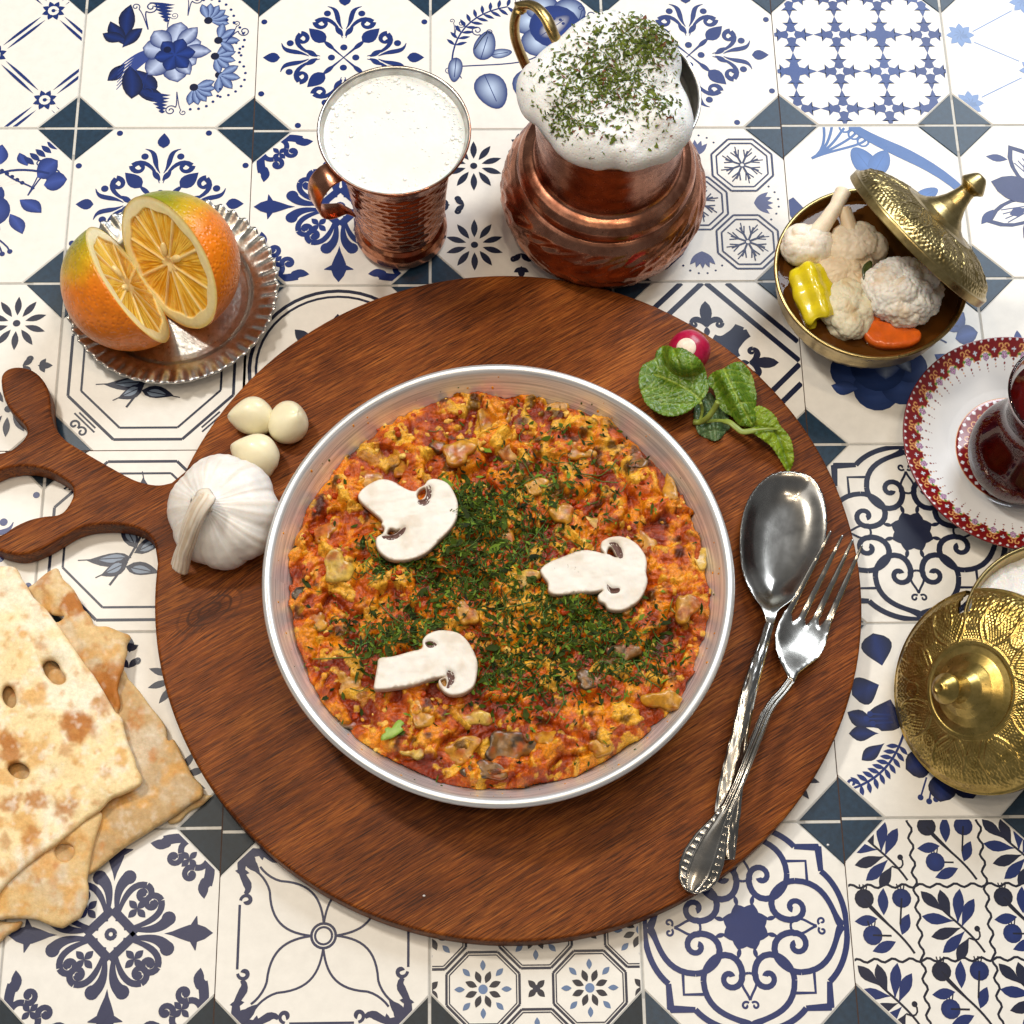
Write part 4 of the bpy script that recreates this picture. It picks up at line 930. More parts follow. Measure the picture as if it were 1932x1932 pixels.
for (px,py,r_,dv,lb) in ((477,783,1.05,(-.95,.15,.25),'peeled garlic clove with its point to the left, the upper left one of three'),(543,798,1.1,(.25,.35,.8),'round peeled garlic clove nearest the pan, the right one of three'),(486,856,1.15,(-.85,.45,.15),'peeled garlic clove touching the whole bulb, the lowest of three')):
    c0 = P(px,py,1.4+r_*.82); ax = camdir(dv)
    def cd(X,Y,Z,TH,PH): return 1+.20*np.exp(-(PH/.42)**2)+.04*np.cos(3*TH+1)*np.sin(PH)-.03*np.cos(2*TH)+.10*np.exp(-((PH-2.6)/.3)**2)*np.cos(TH)**2
    V, F = blob((0,0,0), (r_*.96,r_*.98,r_*1.0), 48, cd); V[:,0] += .18*(V[:,2]/r_)**2
    V = V @ frame(ax).T+c0; V[:,2] = np.maximum(V[:,2],1.41)
    obj('garlic_clove', V, F, cvm, label=lb, cat_='garlic clove', group='peeled garlic cloves')
# ------------------------------------------------------------------ radish
rm, nt, b = newmat('radish_skin'); v = coords(nt); f = nz(nt, v, 2.2, 5, .7)
nt.links.new(ramp(nt, f, [(.3,(.30,.003,.03)),(.6,(.45,.01,.06)),(.75,(.6,.09,.18))]), b.inputs['Base Color']); b.inputs['Roughness'].default_value = .3
bump(nt, b, nz(nt, v, 8, 4), .15, .04)
rfm = solid('radish_flesh', (.85,.70,.58), .4, sss=.2)
rc = P(1300,663,2.5); rt = thing('radish','small glossy red radish with a pale cut end, behind the mint leaves','radish',(rc[0],rc[1],1.4))
V, F = blob(rc, (1.12,1.12,1.12), 48, lambda X,Y,Z,TH,PH: 1+.03*noise(X*2,Y*2,Z*2,4)); obj('skin', V, F, rm, rt)
ra = camdir((-.24,.10,.95)); V, F, *_ = lathe([(.0,1.15),(.15,1.145),(.3,1.12),(.42,1.08),(.5,1.035),(.52,1.0),(.5,.9)], 32, rc, ra); obj('cut_end', V, F, rfm, rt)
# ------------------------------------------------------------------ mint
def mintmat(name, c1, c2, vein):
    m, nt, b = newmat(name); a = N(nt,'ShaderNodeAttribute', _attribute_name='Col'); sp = N(nt,'ShaderNodeSeparateColor'); nt.links.new(a.outputs['Color'], sp.inputs[0]); v = coords(nt)
    c = ramp(nt, nz(nt, v, 1.4, 4), [(.3,c1),(.7,c2)])
    vo = N(nt,'ShaderNodeTexVoronoi', Scale=3.2, _feature='DISTANCE_TO_EDGE'); nt.links.new(v, vo.inputs['Vector'])
    fine = ramp(nt, vo.outputs['Distance'], [(.0,(1,1,1)),(.06,(0,0,0))])
    c = mixc(nt, mathn(nt,'MULTIPLY', fine, .35), c, vein); c = mixc(nt, sp.outputs[0], c, vein)
    nt.links.new(c, b.inputs['Base Color']); b.inputs['Roughness'].default_value = .36; b.inputs['Subsurface Weight'].default_value = .12; b.inputs['Subsurface Scale'].default_value = .002
    pv = bump(nt, b, ramp(nt, vo.outputs['Distance'], [(.0,(0,0,0)),(.3,(1,1,1))]), .55, .06); bump(nt, b, nz(nt, v, 9, 3), .15, .02, pv)
    return m
mint1 = mintmat('mint_leaf', (.045,.115,.004), (.12,.225,.010), (.30,.40,.04)); mint2 = mintmat('mint_leaf_pale', (.16,.26,.008), (.27,.37,.014), (.07,.14,.01)); mint3 = mintmat('mint_leaf_underside', (.045,.095,.035), (.09,.16,.06), (.19,.27,.12))
def mint(pts, mid, side, zf, mat, label, par=None):
    s, ox, oy = .1953, 1177.4, 603.8
    L0 = np.array(Pz(pts, 2.0, ox, oy, s)); L = cat(L0, 6)
    t = np.arange(len(L)); Tn = np.roll(L,-1,0)-np.roll(L,1,0); Tn /= np.linalg.norm(Tn,axis=1)[:,None]; L = L+np.c_[Tn[:,1],-Tn[:,0]]*(.035*((t % 3)/2-.5))[:,None]
    Md = cat(np.array(Pz(mid, 2.0, ox, oy, s)), 8, closed=False)
    def mdist(x, y, Q=Md):
        d = np.full(x.shape,9.); tt = np.zeros(x.shape)
        for i in range(len(Q)-1):
            a_, b_ = Q[i], Q[i+1]; ab = b_-a_; u = np.clip(((x-a_[0])*ab[0]+(y-a_[1])*ab[1])/(ab@ab+1e-9),0,1); q = np.hypot(x-a_[0]-u*ab[0],y-a_[1]-u*ab[1]); k = q < d; d = np.where(k,q,d); tt = np.where(k,(i+u)/(len(Q)-1),tt)
        return d, tt
    sv = []
    for u in np.linspace(.06,.85,side):
        i = int(u*(len(Md)-1)); p0 = Md[i]; d = Md[min(i+1,len(Md)-1)]-p0; d /= np.linalg.norm(d)
        for sg in (1,-1):
            nn = sg*np.array([-d[1],d[0]]); e = p0+(d*.75+nn)*1.7; sv.append(cat([p0,p0+(d*.45+nn)*.7,e],4,closed=False))
    def zfun(x, y, d):
        md, tt = mdist(x,y); vd = np.full(x.shape,9.)
        for q in sv: vd = np.minimum(vd, mdist(x,y,q)[0])
        return zf(x,y,d,md,tt)-.10*np.exp(-(md/.12)**2)-.07*np.exp(-(vd/.11)**2)+.05*fbm(x*1.6,y*1.6,0,7), md, vd
    V, T, D = fill([[tuple(p) for p in L]], .085)
    z, md, vd = zfun(V[:,0],V[:,1],D); z = np.maximum(z, 1.45); n = len(V)
    # keep the outline where the photo shows it although the leaf rises above z = 2
    cx = np.array(CP); A = np.c_[V,np.full(n,2.0)]; A = cx+(A-cx)*((z-cx[2])/(2.0-cx[2]))[:,None]
    B = A-np.array([0,0,.035]); F = list(T)+[tuple(i+n for i in t_[::-1]) for t_ in T]; cnt = {}
    for t_ in T:
        for k in range(3): cnt[(t_[k],t_[(k+1) % 3])] = 1
    F += [(b_,a_,a_+n,b_+n) for (a_,b_) in cnt if (b_,a_) not in cnt]
    vein = np.maximum(np.exp(-(md/.05)**2)*.95, np.exp(-(vd/.028)**2)*.6); C = np.r_[vein,vein][:,None]*np.ones(3)
    return obj('leaf', np.concatenate([A,B]), F, mat, par, col=C, label=label)
mp_ = P(1330,745,1.4); mt = thing('mint_sprig','sprig of fresh green mint leaves lying on the board beside the radish','mint sprig',(mp_[0],mp_[1],1.4))
LA = [(745,782),(690,830),(610,890),(520,922),(430,930),(340,905),(260,855),(200,790),(165,700),(142,610),(148,510),(180,435),(250,395),(295,370),(315,300),(370,252),(430,248),(485,268),(560,268),(640,310),(710,360),(760,420),(792,500),(806,580),(818,650),(800,710),(770,755)]
LB = [(830,530),(890,490),(955,470),(1000,440),(1060,410),(1120,402),(1155,420),(1190,460),(1220,500),(1250,570),(1262,640),(1280,710),(1278,800),(1272,880),(1275,940),(1262,1000),(1235,1030),(1180,1025),(1120,1020),(1080,980),(1040,930),(980,900),(930,850),(900,790),(880,720),(860,670),(820,640),(805,590)]
LC = [(680,850),(720,790),(770,740),(830,700),(900,780),(960,860),(1010,930),(1022,1000),(1020,1050),(980,1085),(940,1140),(880,1166),(820,1150),(750,1120),(710,1080),(690,1020),(672,930)]
LD = [(1250,860),(1300,828),(1360,845),(1420,885),(1470,940),(1510,1020),(1560,1075),(1600,1130),(1625,1200),(1638,1280),(1640,1360),(1615,1430),(1590,1460),(1560,1440),(1520,1370),(1470,1290),(1420,1220),(1370,1180),(1300,1130),(1240,1095),(1160,1060),(1180,1000),(1240,950)]
mint(LC, [(800,760),(850,900),(880,1140)], 5, lambda x,y,d,md,tt: 1.55+.35*np.clip(d,0,.6)+.1*np.sin(md*9), mint3, 'dark crinkled leaf lying underneath the others', mt)
mint(LD, [(1180,1020),(1350,1040),(1480,1110),(1590,1440)], 6, lambda x,y,d,md,tt: 1.6+.75*np.sin(np.pi*np.clip(tt*.9+.1,0,1))+.25*np.clip(md,0,1), mint2, 'long pale leaf reaching towards the spoon', mt)
mint(LB, [(965,470),(1010,580),(1120,800),(1240,1020)], 6, lambda x,y,d,md,tt: 2.1+.75*np.exp(-(md/.55)**2)*np.sin(np.pi*np.clip(.15+tt*.8,0,1))+.1*np.sin(md*6), mint1, 'upright folded leaf with a pale green ridge', mt)
mint(LA, [(745,782),(640,690),(500,610),(370,550),(300,530)], 5, lambda x,y,d,md,tt: np.maximum(1.75+.9*sst(0,1.6,d)-.15*np.clip(md,0,1.5), rc[2]+.12+np.sqrt(np.clip(1.25**2-(x-rc[0]+.12)**2-(y-rc[1])**2,0,9))*sst(1.5,.9,np.hypot(x-rc[0]+.12,y-rc[1]))), mint1, 'broad round leaf lying half over the radish', mt)
stm = solid('mint_stem', (.24,.30,.05), .4, sss=.1)
zz5 = lambda L,z: [P(1177.4+x*.1953,603.8+y*.1953,q) for (x,y),q in zip(L,z)]
V, F = tube(cat(zz5([(672,985),(740,985),(810,940),(870,860),(908,790)],[1.65,1.8,2.3,2.7,3.1]),6,closed=False), .155, 14); obj('stem', V, F, stm, mt)
V, F = tube(cat(zz5([(740,800),(755,870),(735,970)],[2.6,2.1,1.75]),6,closed=False), .09, 10); obj('stem', V, F, stm, mt)
V, F = tube(cat(zz5([(790,985),(900,970),(1010,985),(1080,1035),(1150,1080),(1280,1060),(1400,1050),(1510,1055)],[1.8,2.1,2.5,2.6,2.6,2.6,2.5,2.2]),6,closed=False), [.10]*10+[.16]*20+[.07]*13, 10, flat=.4); obj('stem', V, F, stm, mt)
# ------------------------------------------------------------------ spoon and fork
steel = metal('cutlery_steel', (.30,.285,.26), (.47,.45,.415), .2, .6, 7, .05, .02, .05)
def ribbon(name, cl, halfw, z, prof_, th, mat, par, relief=None, nseg=8, m=28):
    """strip along image centre line cl with half widths (photo px) and heights z"""
    Q = cat([P(x,y,zz) for (x,y),zz in zip(cl,z)], nseg, closed=False); nn = len(Q)
    hw = np.interp(np.linspace(0,1,nn), np.linspace(0,1,len(halfw)), halfw)/36.5 if len(halfw) == len(cl) else halfw
    T = np.gradient(Q,axis=0); T /= np.linalg.norm(T,axis=1)[:,None]; Sd = np.cross(T,[0,0,1]); Sd /= np.linalg.norm(Sd,axis=1)[:,None]; Up = np.cross(Sd,T)
    u = np.linspace(-1,1,m); V = []
    s_ = np.r_[0,np.cumsum(np.linalg.norm(np.diff(Q,axis=0),axis=1))]
    for k in range(nn):
        h = prof_(u, k/(nn-1), s_[k], hw[k])
        if relief is not None: h = h+relief(u*hw[k], s_[k], hw[k], u)
        V.append(Q[k]+Sd[k]*(u*hw[k])[:,None]+Up[k]*h[:,None])
    for k in range(nn):
        h = prof_(u, k/(nn-1), s_[k], hw[k])-th*(1-.75*np.abs(u)**4); V.append(Q[k]+Sd[k]*(u*hw[k])[:,None]+Up[k]*h[:,None])
    V = np.concatenate(V); F = []; o = nn*m
    for k in range(nn-1):
        for j in range(m-1):
            a = k*m+j; F.append((a,a+1,a+m+1,a+m)); F.append((o+a,o+a+m,o+a+m+1,o+a+1))
        a = k*m; F.append((a,a+m,o+a+m,o+a)); a = k*m+m-1; F.append((a,o+a,o+a+m,a+m))
    for j in range(m-1): F.append((j,o+j,o+j+1,j+1)); a = (nn-1)*m+j; F.append((a,a+1,o+a+1,o+a))
    return obj(name, V, F, mat, par)
sp_ = P(1480,1010,1.4); spo = thing('spoon','stainless steel tablespoon with an ornate handle, left of the fork','spoon',(sp_[0],sp_[1],1.4))
# bowl
bo = [(1490,888),(1530,898),(1552,930),(1561,975),(1557,1020),(1543,1060),(1520,1100),(1497,1130),(1478,1146),(1466,1158),(1458,1180),(1452,1186),(1444,1180),(1438,1160),(1432,1145),(1420,1125),(1403,1085),(1396,1040),(1398,990),(1410,945),(1432,912),(1460,893)]
L = [tuple(p) for p in cat(Pz(bo,2.1),4)]; tipd = P(1455,1180,2.1)[:2]; ctr_ = P(1480,1005,2.1)[:2]
def sz(x,y,d):
    q = np.hypot(x-ctr_[0],y-ctr_[1]); return 2.05-.62*(1-np.exp(-(d/.75)**1.6))*sst(5.2,2.2,np.hypot(x-ctr_[0],y-ctr_[1]))+.5*sst(2.8,4.9,q)*sst(-2,-4.6,(y-ctr_[1]))
V, F, D = slab([L], .12, sz, lambda x,y,d: sz(x,y,d)-.06-.04*sst(0,.15,d), rings=(.04,))
obj('bowl', V, F, steel, spo)
def orn(u, s, hw, un):
    e = sst(.15,.32,hw)
    return e*(.012*np.sin(s*6+np.abs(un)*5)*sst(.3,.7,np.abs(un))+.03*(np.cos(un*3.1)*.5)+.02*np.exp(-((np.abs(un)-.8)/.08)**2)+.02*fbm(u*9,s*3,0,5))
ribbon('handle', [(1452,1176),(1441,1215),(1428,1255),(1412,1310),(1395,1390),(1381,1470),(1373,1530),(1372,1580),(1375,1622)], [8,9.5,12,14,15,21,23,18,10], [2.6,2.75,2.9,3.0,2.85,2.5,2.2,2.0,1.9], lambda u,t,s,h: .10*(1-u*u)+.0*u, .16, steel, spo, orn, 14, 40)
fp_ = P(1500,1230,1.4); fko = thing('fork','stainless steel dinner fork with four tines and a beaded handle, crossing over the spoon','fork',(fp_[0],fp_[1],1.4))
# head with four tines
hd = [(1484,1146),(1470,1172),(1463,1196),(1464,1222),(1472,1250),(1481,1272),(1487,1290),(1497,1290),(1506,1272),(1525,1255),(1548,1236),(1561,1212),(1568,1185),(1575,1160)]
tines = [((1491,1149),(1561,1015),6.5),((1517,1158),(1583,1023),6.5),((1543,1161),(1602,1031),6.5),((1568,1163),(1619.5,1041),6.5)]
def tinepts(a, b, w):
    a = np.array(a,float); b = np.array(b,float); d = (b-a)/np.linalg.norm(b-a); n_ = np.array([d[1],-d[0]])*-1
    return a, b, d, n_
poly = [hd[-1]]
cuts = []
for i in (3,2,1,0):
    a,b,w_ = tines[i]; a,b,d,n_ = tinepts(a,b,w_)
    right = a-n_*w_*-1; 
    nr = np.array([-d[1],d[0]]);  nr = nr if nr[0] > 0 else -nr
    mid1 = a+(b-a)*.5
    poly += [tuple(a+nr*w_), tuple(mid1+nr*w_*.8), tuple(b+nr*2.4), tuple(b+d*2), tuple(b-nr*2.4), tuple(mid1-nr*w_*.8), tuple(a-nr*w_)]
    if i > 0:
        a2,b2,_ = tines[i-1]; m_ = (np.array(a)+np.array(a2))/2; poly.append((m_[0]-5, m_[1]+13))
poly += hd[:-1]
def dens(L, st=4):
    o = []
    for i in range(len(L)):
        a = np.array(L[i],float); b = np.array(L[(i+1) % len(L)],float); n = max(1,int(np.linalg.norm(b-a)/st))
        o += [tuple(a+(b-a)*k/n) for k in range(n)]
    return o
L = Pz(dens(poly), 2.4); f0 = P(1495,1285,2.4)[:2]; fd = P(1590,1030,2.4)[:2]-f0; fl = np.linalg.norm(fd); fd /= fl
def fz(x,y,d):
    t = ((x-f0[0])*fd[0]+(y-f0[1])*fd[1])/fl; sd = (x-f0[0])*-fd[1]+(y-f0[1])*fd[0]
    return 2.75-.75*np.sin(np.pi*np.clip(t*1.1,0,1))*1.0+.55*sst(.5,1.05,t)-.28*(1-(sd/1.5)**2)*sst(.0,.3,t)*sst(.75,.5,t)+.05*sst(0,.12,d)
V, F, D = slab([L], .14, fz, lambda x,y,d: fz(x,y,d*0+.2)-.15, rings=(.04,))
obj('tines', V, F, steel, fko)
def orn2(u, s, hw, un):
    e = sst(.28,.40,hw); S0 = 11.3-2.0
    bead = .035*np.maximum(0,np.sin(s*17))*np.exp(-((np.abs(un)-.70)/.12)**2)
    rid = .03*np.cos(un*9)*(1-e)
    return rid+e*(bead+.03*np.exp(-((np.abs(un)-.9)/.07)**2)+.04*np.exp(-(un/.45)**2)+.03*np.exp(-((np.abs(un)-.5)/.05)**2))
ribbon('handle', [(1492,1284),(1478,1303),(1452,1335),(1430,1385),(1412,1430),(1392,1480),(1374,1520),(1358,1552),(1342,1585),(1328,1618),(1318,1645),(1308,1668),(1303,1684)], [9,8.5,9,10,10,10,11,17,29,36,36,27,8], [2.75,2.95,3.15,3.35,3.45,3.38,3.2,2.95,2.65,2.35,2.12,1.98,1.9], lambda u,t,s,h: .10*(1-u*u), .2, steel, fko, orn2, 22, 90)
# ------------------------------------------------------------------ copper mug
copper = metal('hammered_copper', (.38,.145,.08), (.68,.31,.19), .22, 1.0, 3, .12, .06, .10, spots=.5)
copper2 = metal('aged_copper', (.28,.10,.055), (.60,.27,.165), .25, .7, 2.2, .14, .05, .12, spots=.7)
tin = metal('tinned_lining', (.50,.48,.44), (.72,.70,.66), .33, 1.2, 3, .15, .05, .1)
def rev_from(lx, rx, cy, z):
    a = P(lx,cy,z); b = P(rx,cy,z); return (a+b)/2, np.linalg.norm(a-b)/2
mc, mR = rev_from(598,889,247,9.8); mc = np.array([mc[0],mc[1],0.0])
mug = thing('copper_mug','hammered copper mug of white yogurt drink with a curled strap handle','mug',mc)
k = mR
out_ = resample([(.02,.02),(.55*k,.02),(.62*k,.15),(.66*k,.5),(.655*k,1.0),(.62*k,1.35),(.575*k,1.6),(.57*k,1.8),(.61*k,2.05),(.635*k,2.3),(.655*k,4),(.70*k,6),(.76*k,7.8),(.84*k,8.8),(.93*k,9.4),(.985*k,9.72),(1.0*k,9.82),(1.0*k,9.92),(.985*k,9.94)], .07)
def mdisp(TH,r,z):
    m_ = sst(1.9,2.3,z)*sst(8.4,7.6,z); rows = np.floor((z-2)/.42); ph = TH*22/(2*np.pi)+.5*(rows % 2); fx = (ph % 1)-.5; fz_ = ((z-2)/.42 % 1)-.5
    return -.055*m_*np.clip(1-(fx*fx*3.2+fz_*fz_*3.2),0,1)+.012*noise(TH*9,z*3,0,3)
V, F, *_ = lathe(out_, 440, mc, disp=mdisp); obj('body', V, F, copper, mug)
V, F, *_ = lathe(resample([(.985*k,9.93),(.97*k,9.92),(.955*k,9.82),(.90*k,9.35),(.80*k,8.75),(.72*k,8.0),(.70*k,7.0)], .12), 160, mc); obj('lining', V, F, tin, mug)
# strap handle: flat band
def band(cl, wv, width, th, mat, name, par, n=8):
    Q = cat(cl, n, closed=False); T = np.gradient(Q,axis=0); T /= np.linalg.norm(T,axis=1)[:,None]; wv = np.array(wv,float)
    V = []; 
    W_ = np.interp(np.linspace(0,1,len(Q)),np.linspace(0,1,len(width)),width)
    for q,t,w_ in zip(Q,T,W_):
        s = wv-t*(wv@t); s /= np.linalg.norm(s); u = np.cross(s,t); c_ = []
        for a,b_ in ((-1,-.5),(-.92,-1),(.92,-1),(1,-.5),(1,.5),(.92,1),(-.92,1),(-1,.5)): c_.append(q+s*a*w_/2+u*b_*th/2)
        V += c_
    m = 8; F = [(k_*m+a,k_*m+(a+1) % m,(k_+1)*m+(a+1) % m,(k_+1)*m+a) for k_ in range(len(Q)-1) for a in range(m)]+[tuple(range(8))[::-1],tuple((len(Q)-1)*m+a for a in range(8))]
    return obj(name, np.array(V), F, mat, par)
ha = P(600,380,7)-mc; ha = ha/np.linalg.norm(ha[:2]); ang = math.atan2(ha[1],ha[0]); er = np.array([math.cos(ang),math.sin(ang),0]); et = np.array([-er[1],er[0],0])
hh = [(2.95,8.6),(3.5,8.85),(4.1,8.75),(4.6,8.2),(4.8,7.4),(4.75,6.5),(4.35,5.8),(3.8,5.45),(3.3,5.2),(3.0,4.75),(2.75,4.3)]
band([mc+er*r_+np.array([0,0,z]) for r_,z in hh], et, [1.2,1.3,1.35,1.35,1.3,1.25,1.1,.95,.75,.6,.55], .1, copper, 'handle', mug)
milk = attrmat('yogurt_drink', rough=.28, nscale=.8, namt=.03, bscale=3, bstr=.06, bdist=.05, sss=.5, coat=.1)
gk = np.linspace(0,1,46); V = []; na = 120; zs = 9.45; rk = .925*k
for i,t in enumerate(gk):
    for a in np.linspace(0,2*np.pi,na,endpoint=False): V.append((mc[0]+rk*t*math.cos(a), mc[1]+rk*t*math.sin(a), zs))
V = np.array(V); rr = np.hypot(V[:,0]-mc[0],V[:,1]-mc[1]); V[:,2] += .07*sst(rk-.25,rk,rr)+.012*fbm(V[:,0]*2,V[:,1]*2)
F = [(i*na+a,(i+1)*na+a,(i+1)*na+(a+1) % na,i*na+(a+1) % na) for i in range(45) for a in range(na)]
C = lerp(np.broadcast_to([.76,.78,.765],(len(V),3)), np.array([.79,.78,.73]), sst(-.3,.4,fbm(V[:,0]*.6,V[:,1]*.6)))
yd = obj('yogurt_drink', V, F, milk, col=C, label='frothy white yogurt drink filling the copper mug', cat_='drink')
parts = []
for i in range(300):
    a = rng.normal()*1.15+1.2 if rng.random() < .75 else rng.random()*6.28; r_ = rk-abs(rng.normal())*.42-.06
    if rng.random() < .22: r_ = rk*math.sqrt(rng.random())
    s = rng.uniform(.02,.05) if rng.random() < .85 else rng.uniform(.06,.12)
    V, F = blob((mc[0]+r_*math.cos(a), mc[1]+r_*math.sin(a), zs+.01+.07*float(sst(rk-.25,rk,r_))), (s,s,s*.55), 10); parts.append((V,F))
bubm, nt, b = newmat('bubble'); b.inputs['Base Color'].default_value = (.80,.81,.78,1); b.inputs['Roughness'].default_value = .12
V, F = join(parts); obj('bubble', V, F, bubm, yd, kind='stuff')
# ------------------------------------------------------------------ copper jug
jc, jR = rev_from(999,1324,190,11.5); jc = np.array([jc[0],jc[1],0.])
b0, bR = rev_from(945,1331,385,3.0)
jc = np.array([b0[0],b0[1],0])*.5+jc*.5; jc[1] += .62
jug = thing('copper_jug','round-bellied copper jug with a brass loop handle, topped with herbed yogurt foam','jug',jc)
k = bR/5.45
pj = resample([(.02,.02),(3.6*k,.02),(4.3*k,.25),(4.95*k,1.0),(5.32*k,1.9),(5.50*k,2.9),(5.36*k,3.8),(5.02*k,4.5),(4.72*k,4.85),(4.52*k,4.98),(4.42*k,5.02),(4.46*k,5.10),(4.62*k,5.22),(4.68*k,5.45),(4.58*k,5.75),(4.36*k,6.05),(4.08*k,6.22),(3.86*k,6.32),(3.76*k,6.5),(3.74*k,7.6),(3.82*k,9.0),(3.95*k,10.2),(jR*.97,11.1),(jR,11.45)], .1)
def jdisp(TH,r,z):
    f1,f2,i_ = worley(TH*r, z*1.15+r*.3, .66, 5); m_ = sst(4.6,4.2,z)*sst(.1,.6,z)
    return m_*(-.085*np.clip(1-f1*f1*2.2,0,1)+.04)+.01*noise(TH*6,z*2,0,3)
V, F, *_ = lathe(pj, 420, jc, disp=jdisp); obj('body', V, F, copper2, jug)
V, F, *_ = lathe(resample([(jR,11.45),(jR+.03,11.55),(jR-.02,11.63),(jR-.14,11.58),(jR-.2,11.3),(jR-.35,10.7),(jR-.6,10.55),(jR-2,10.5),(.02,10.5)], .15), 160, jc); obj('lining', V, F, tin, jug)
brassh = metal('aged_brass', (.30,.20,.07), (.58,.42,.17), .3, 1.5, 4, .2, .04, .12, spots=.6)
hl = [P(x,y,z) for x,y,z in ((1080,125,10.9),(1048,72,12.2),(1030,34,12.7),(1008,12,12.6),(984,12,12.2),(972,35,11.5),(972,70,10.6),(984,105,9.6),(1000,140,8.6),(1020,190,7.3))]
Q = cat(hl,8,closed=False); V, F = tube(Q, .40, 16, flat=.62, up=(0.6,.2,.75)); obj('handle', V, F, brassh, jug)
# foam
def frothmat(*a, **k):
    m = attrmat(*a, **k); nt = m.node_tree; b = nt.nodes['Principled BSDF']; v = coords(nt); pv = b.inputs['Normal'].links[0].from_socket
    for sc_, st in ((5.5,.45),(12,.4)):
        vo = N(nt,'ShaderNodeTexVoronoi', Scale=sc_); nt.links.new(v, vo.inputs['Vector']); pv = bump(nt, b, ramp(nt, vo.outputs['Distance'], [(.0,(0,0,0)),(.22,(.2,.2,.2)),(.34,(1,1,1))]), st, .05, pv)
    return m
fo = [(1000,118),(1025,92),(1052,74),(1085,45),(1120,27),(1165,20),(1215,30),(1250,60),(1276,88),(1287,120),(1283,150),(1296,175),(1309,215),(1306,250),(1290,275),(1262,298),(1225,308),(1190,316),(1160,309),(1125,313),(1090,306),(1060,288),(1035,255),(1012,228),(990,210),(977,180),(975,150),(985,130)]
FL = cat(Pz(fo,12.0),4); fc = FL.mean(0); nth = 200
ang = np.arctan2(FL[:,1]-fc[1],FL[:,0]-fc[0]); rad = np.hypot(FL[:,0]-fc[0],FL[:,1]-fc[1]); o_ = np.argsort(ang); ang, rad = ang[o_], rad[o_]
ang3 = np.r_[ang-2*np.pi,ang,ang+2*np.pi]; rad3 = np.r_[rad,rad,rad]
def foamp(th, s):   # s 0..1 over the top, 1..1.4 under the edge
    Rr = np.interp(th, ang3, rad3); top = np.clip(s,0,1); und = np.clip(s-1,0,.5)
    rr = Rr*(np.sin(top*np.pi/2)**.9)-und*1.5*Rr*.5; z = 11.55+1.55*np.cos(top*np.pi/2)**.62-und*1.6
    x, y = fc[0]+rr*np.cos(th), fc[1]+rr*np.sin(th)
    l = .30*fbm(x*.45,y*.45,0,101,3)+.10*np.abs(noise(x*1.4,y*1.4,0,103))+.045*fbm(x*3,y*3,1,105,4)
    p1 = P(1252,262,12)[:2]*0+P(1255,250,12)[:2]; dd = np.hypot(x-p1[0],y-p1[1]); l = l+.55*np.exp(-(dd/1.0)**2)
    p2 = P(1258,190,12)[:2]; dd = np.hypot(x-p2[0],y-p2[1]); l = l-.55*np.exp(-(dd/.75)**2)
    p3 = P(1245,100,12)[:2]; dd = np.hypot(x-p3[0],y-p3[1]); l = l+.5*np.exp(-(dd/1.3)**2)
    p4 = P(1110,285,12)[:2]; dd = np.hypot(x-p4[0],y-p4[1]); l = l+.35*np.exp(-(dd/.9)**2)
    return x, y, z+l*sst(0,.25,1.35-s)
ths = np.linspace(0,2*np.pi,nth,endpoint=False); ss = np.r_[np.linspace(0,1,80),np.linspace(1.03,1.45,12)]
TH, SSs = np.meshgrid(ths,ss,indexing='ij'); x,y,z = foamp(TH,SSs); V = np.stack([x,y,z],-1).reshape(-1,3); m = len(ss)
i,j = np.meshgrid(np.arange(nth),np.arange(m-1),indexing='ij'); a = i*m+j; b_ = ((i+1) % nth)*m+j; F = np.stack([a,a+1,b_+1,b_],-1).reshape(-1,4)
foamm = frothmat('yogurt_foam', rough=.55, nscale=1.5, namt=.03, bscale=12, bstr=.35, bdist=.04, sss=.4)
obj('yogurt_foam', V, F, foamm, col=np.array([.78,.78,.765]), label='thick white yogurt foam heaped over the rim of the copper jug', cat_='foam')
cf = [(1190,80,38,420),(1130,130,40,420),(1165,170,36,420),(1090,170,34,160),(1060,235,22,200),(1045,215,20,60),(1240,105,24,260),(1215,95,30,220),(1110,200,50,160),(1235,200,22,130),(1150,230,50,120),(1120,255,60,70),(1240,235,20,50),(1150,150,80,160),(1030,150,24,40)]
parts = []
for (px,py,sg,n) in cf:
    for q in range(n):
        p_ = P(px+rng.normal()*sg, py+rng.normal()*sg*.85, 12.6); dx, dy = p_[0]-fc[0], p_[1]-fc[1]; th = math.atan2(dy,dx); Rr = float(np.interp(th,ang3,rad3)); t = math.hypot(dx,dy)/Rr
        if t > .97: continue
        s = math.asin(t**(1/.9))/(np.pi/2); x,y,z = foamp(np.array([th]),np.array([s])); tt = rng.random(); col = np.array([.03,.048,.006])*(1-tt)+np.array([.15,.19,.02])*tt
        if rng.random() < .06: col = np.array([.16,.06,.03])
        parts.append(flake(np.array([x[0],y[0],z[0]+rng.uniform(.0,.08)]), rng.uniform(.06,.2)*(1.5 if rng.random() < .1 else 1), col[None,:], 0))
V, F, C = join(parts); obj('dried_mint', V, F, herbm, col=C, kind='stuff', label='crumbled dried green mint sprinkled over the white foam on the jug', cat_='herbs')
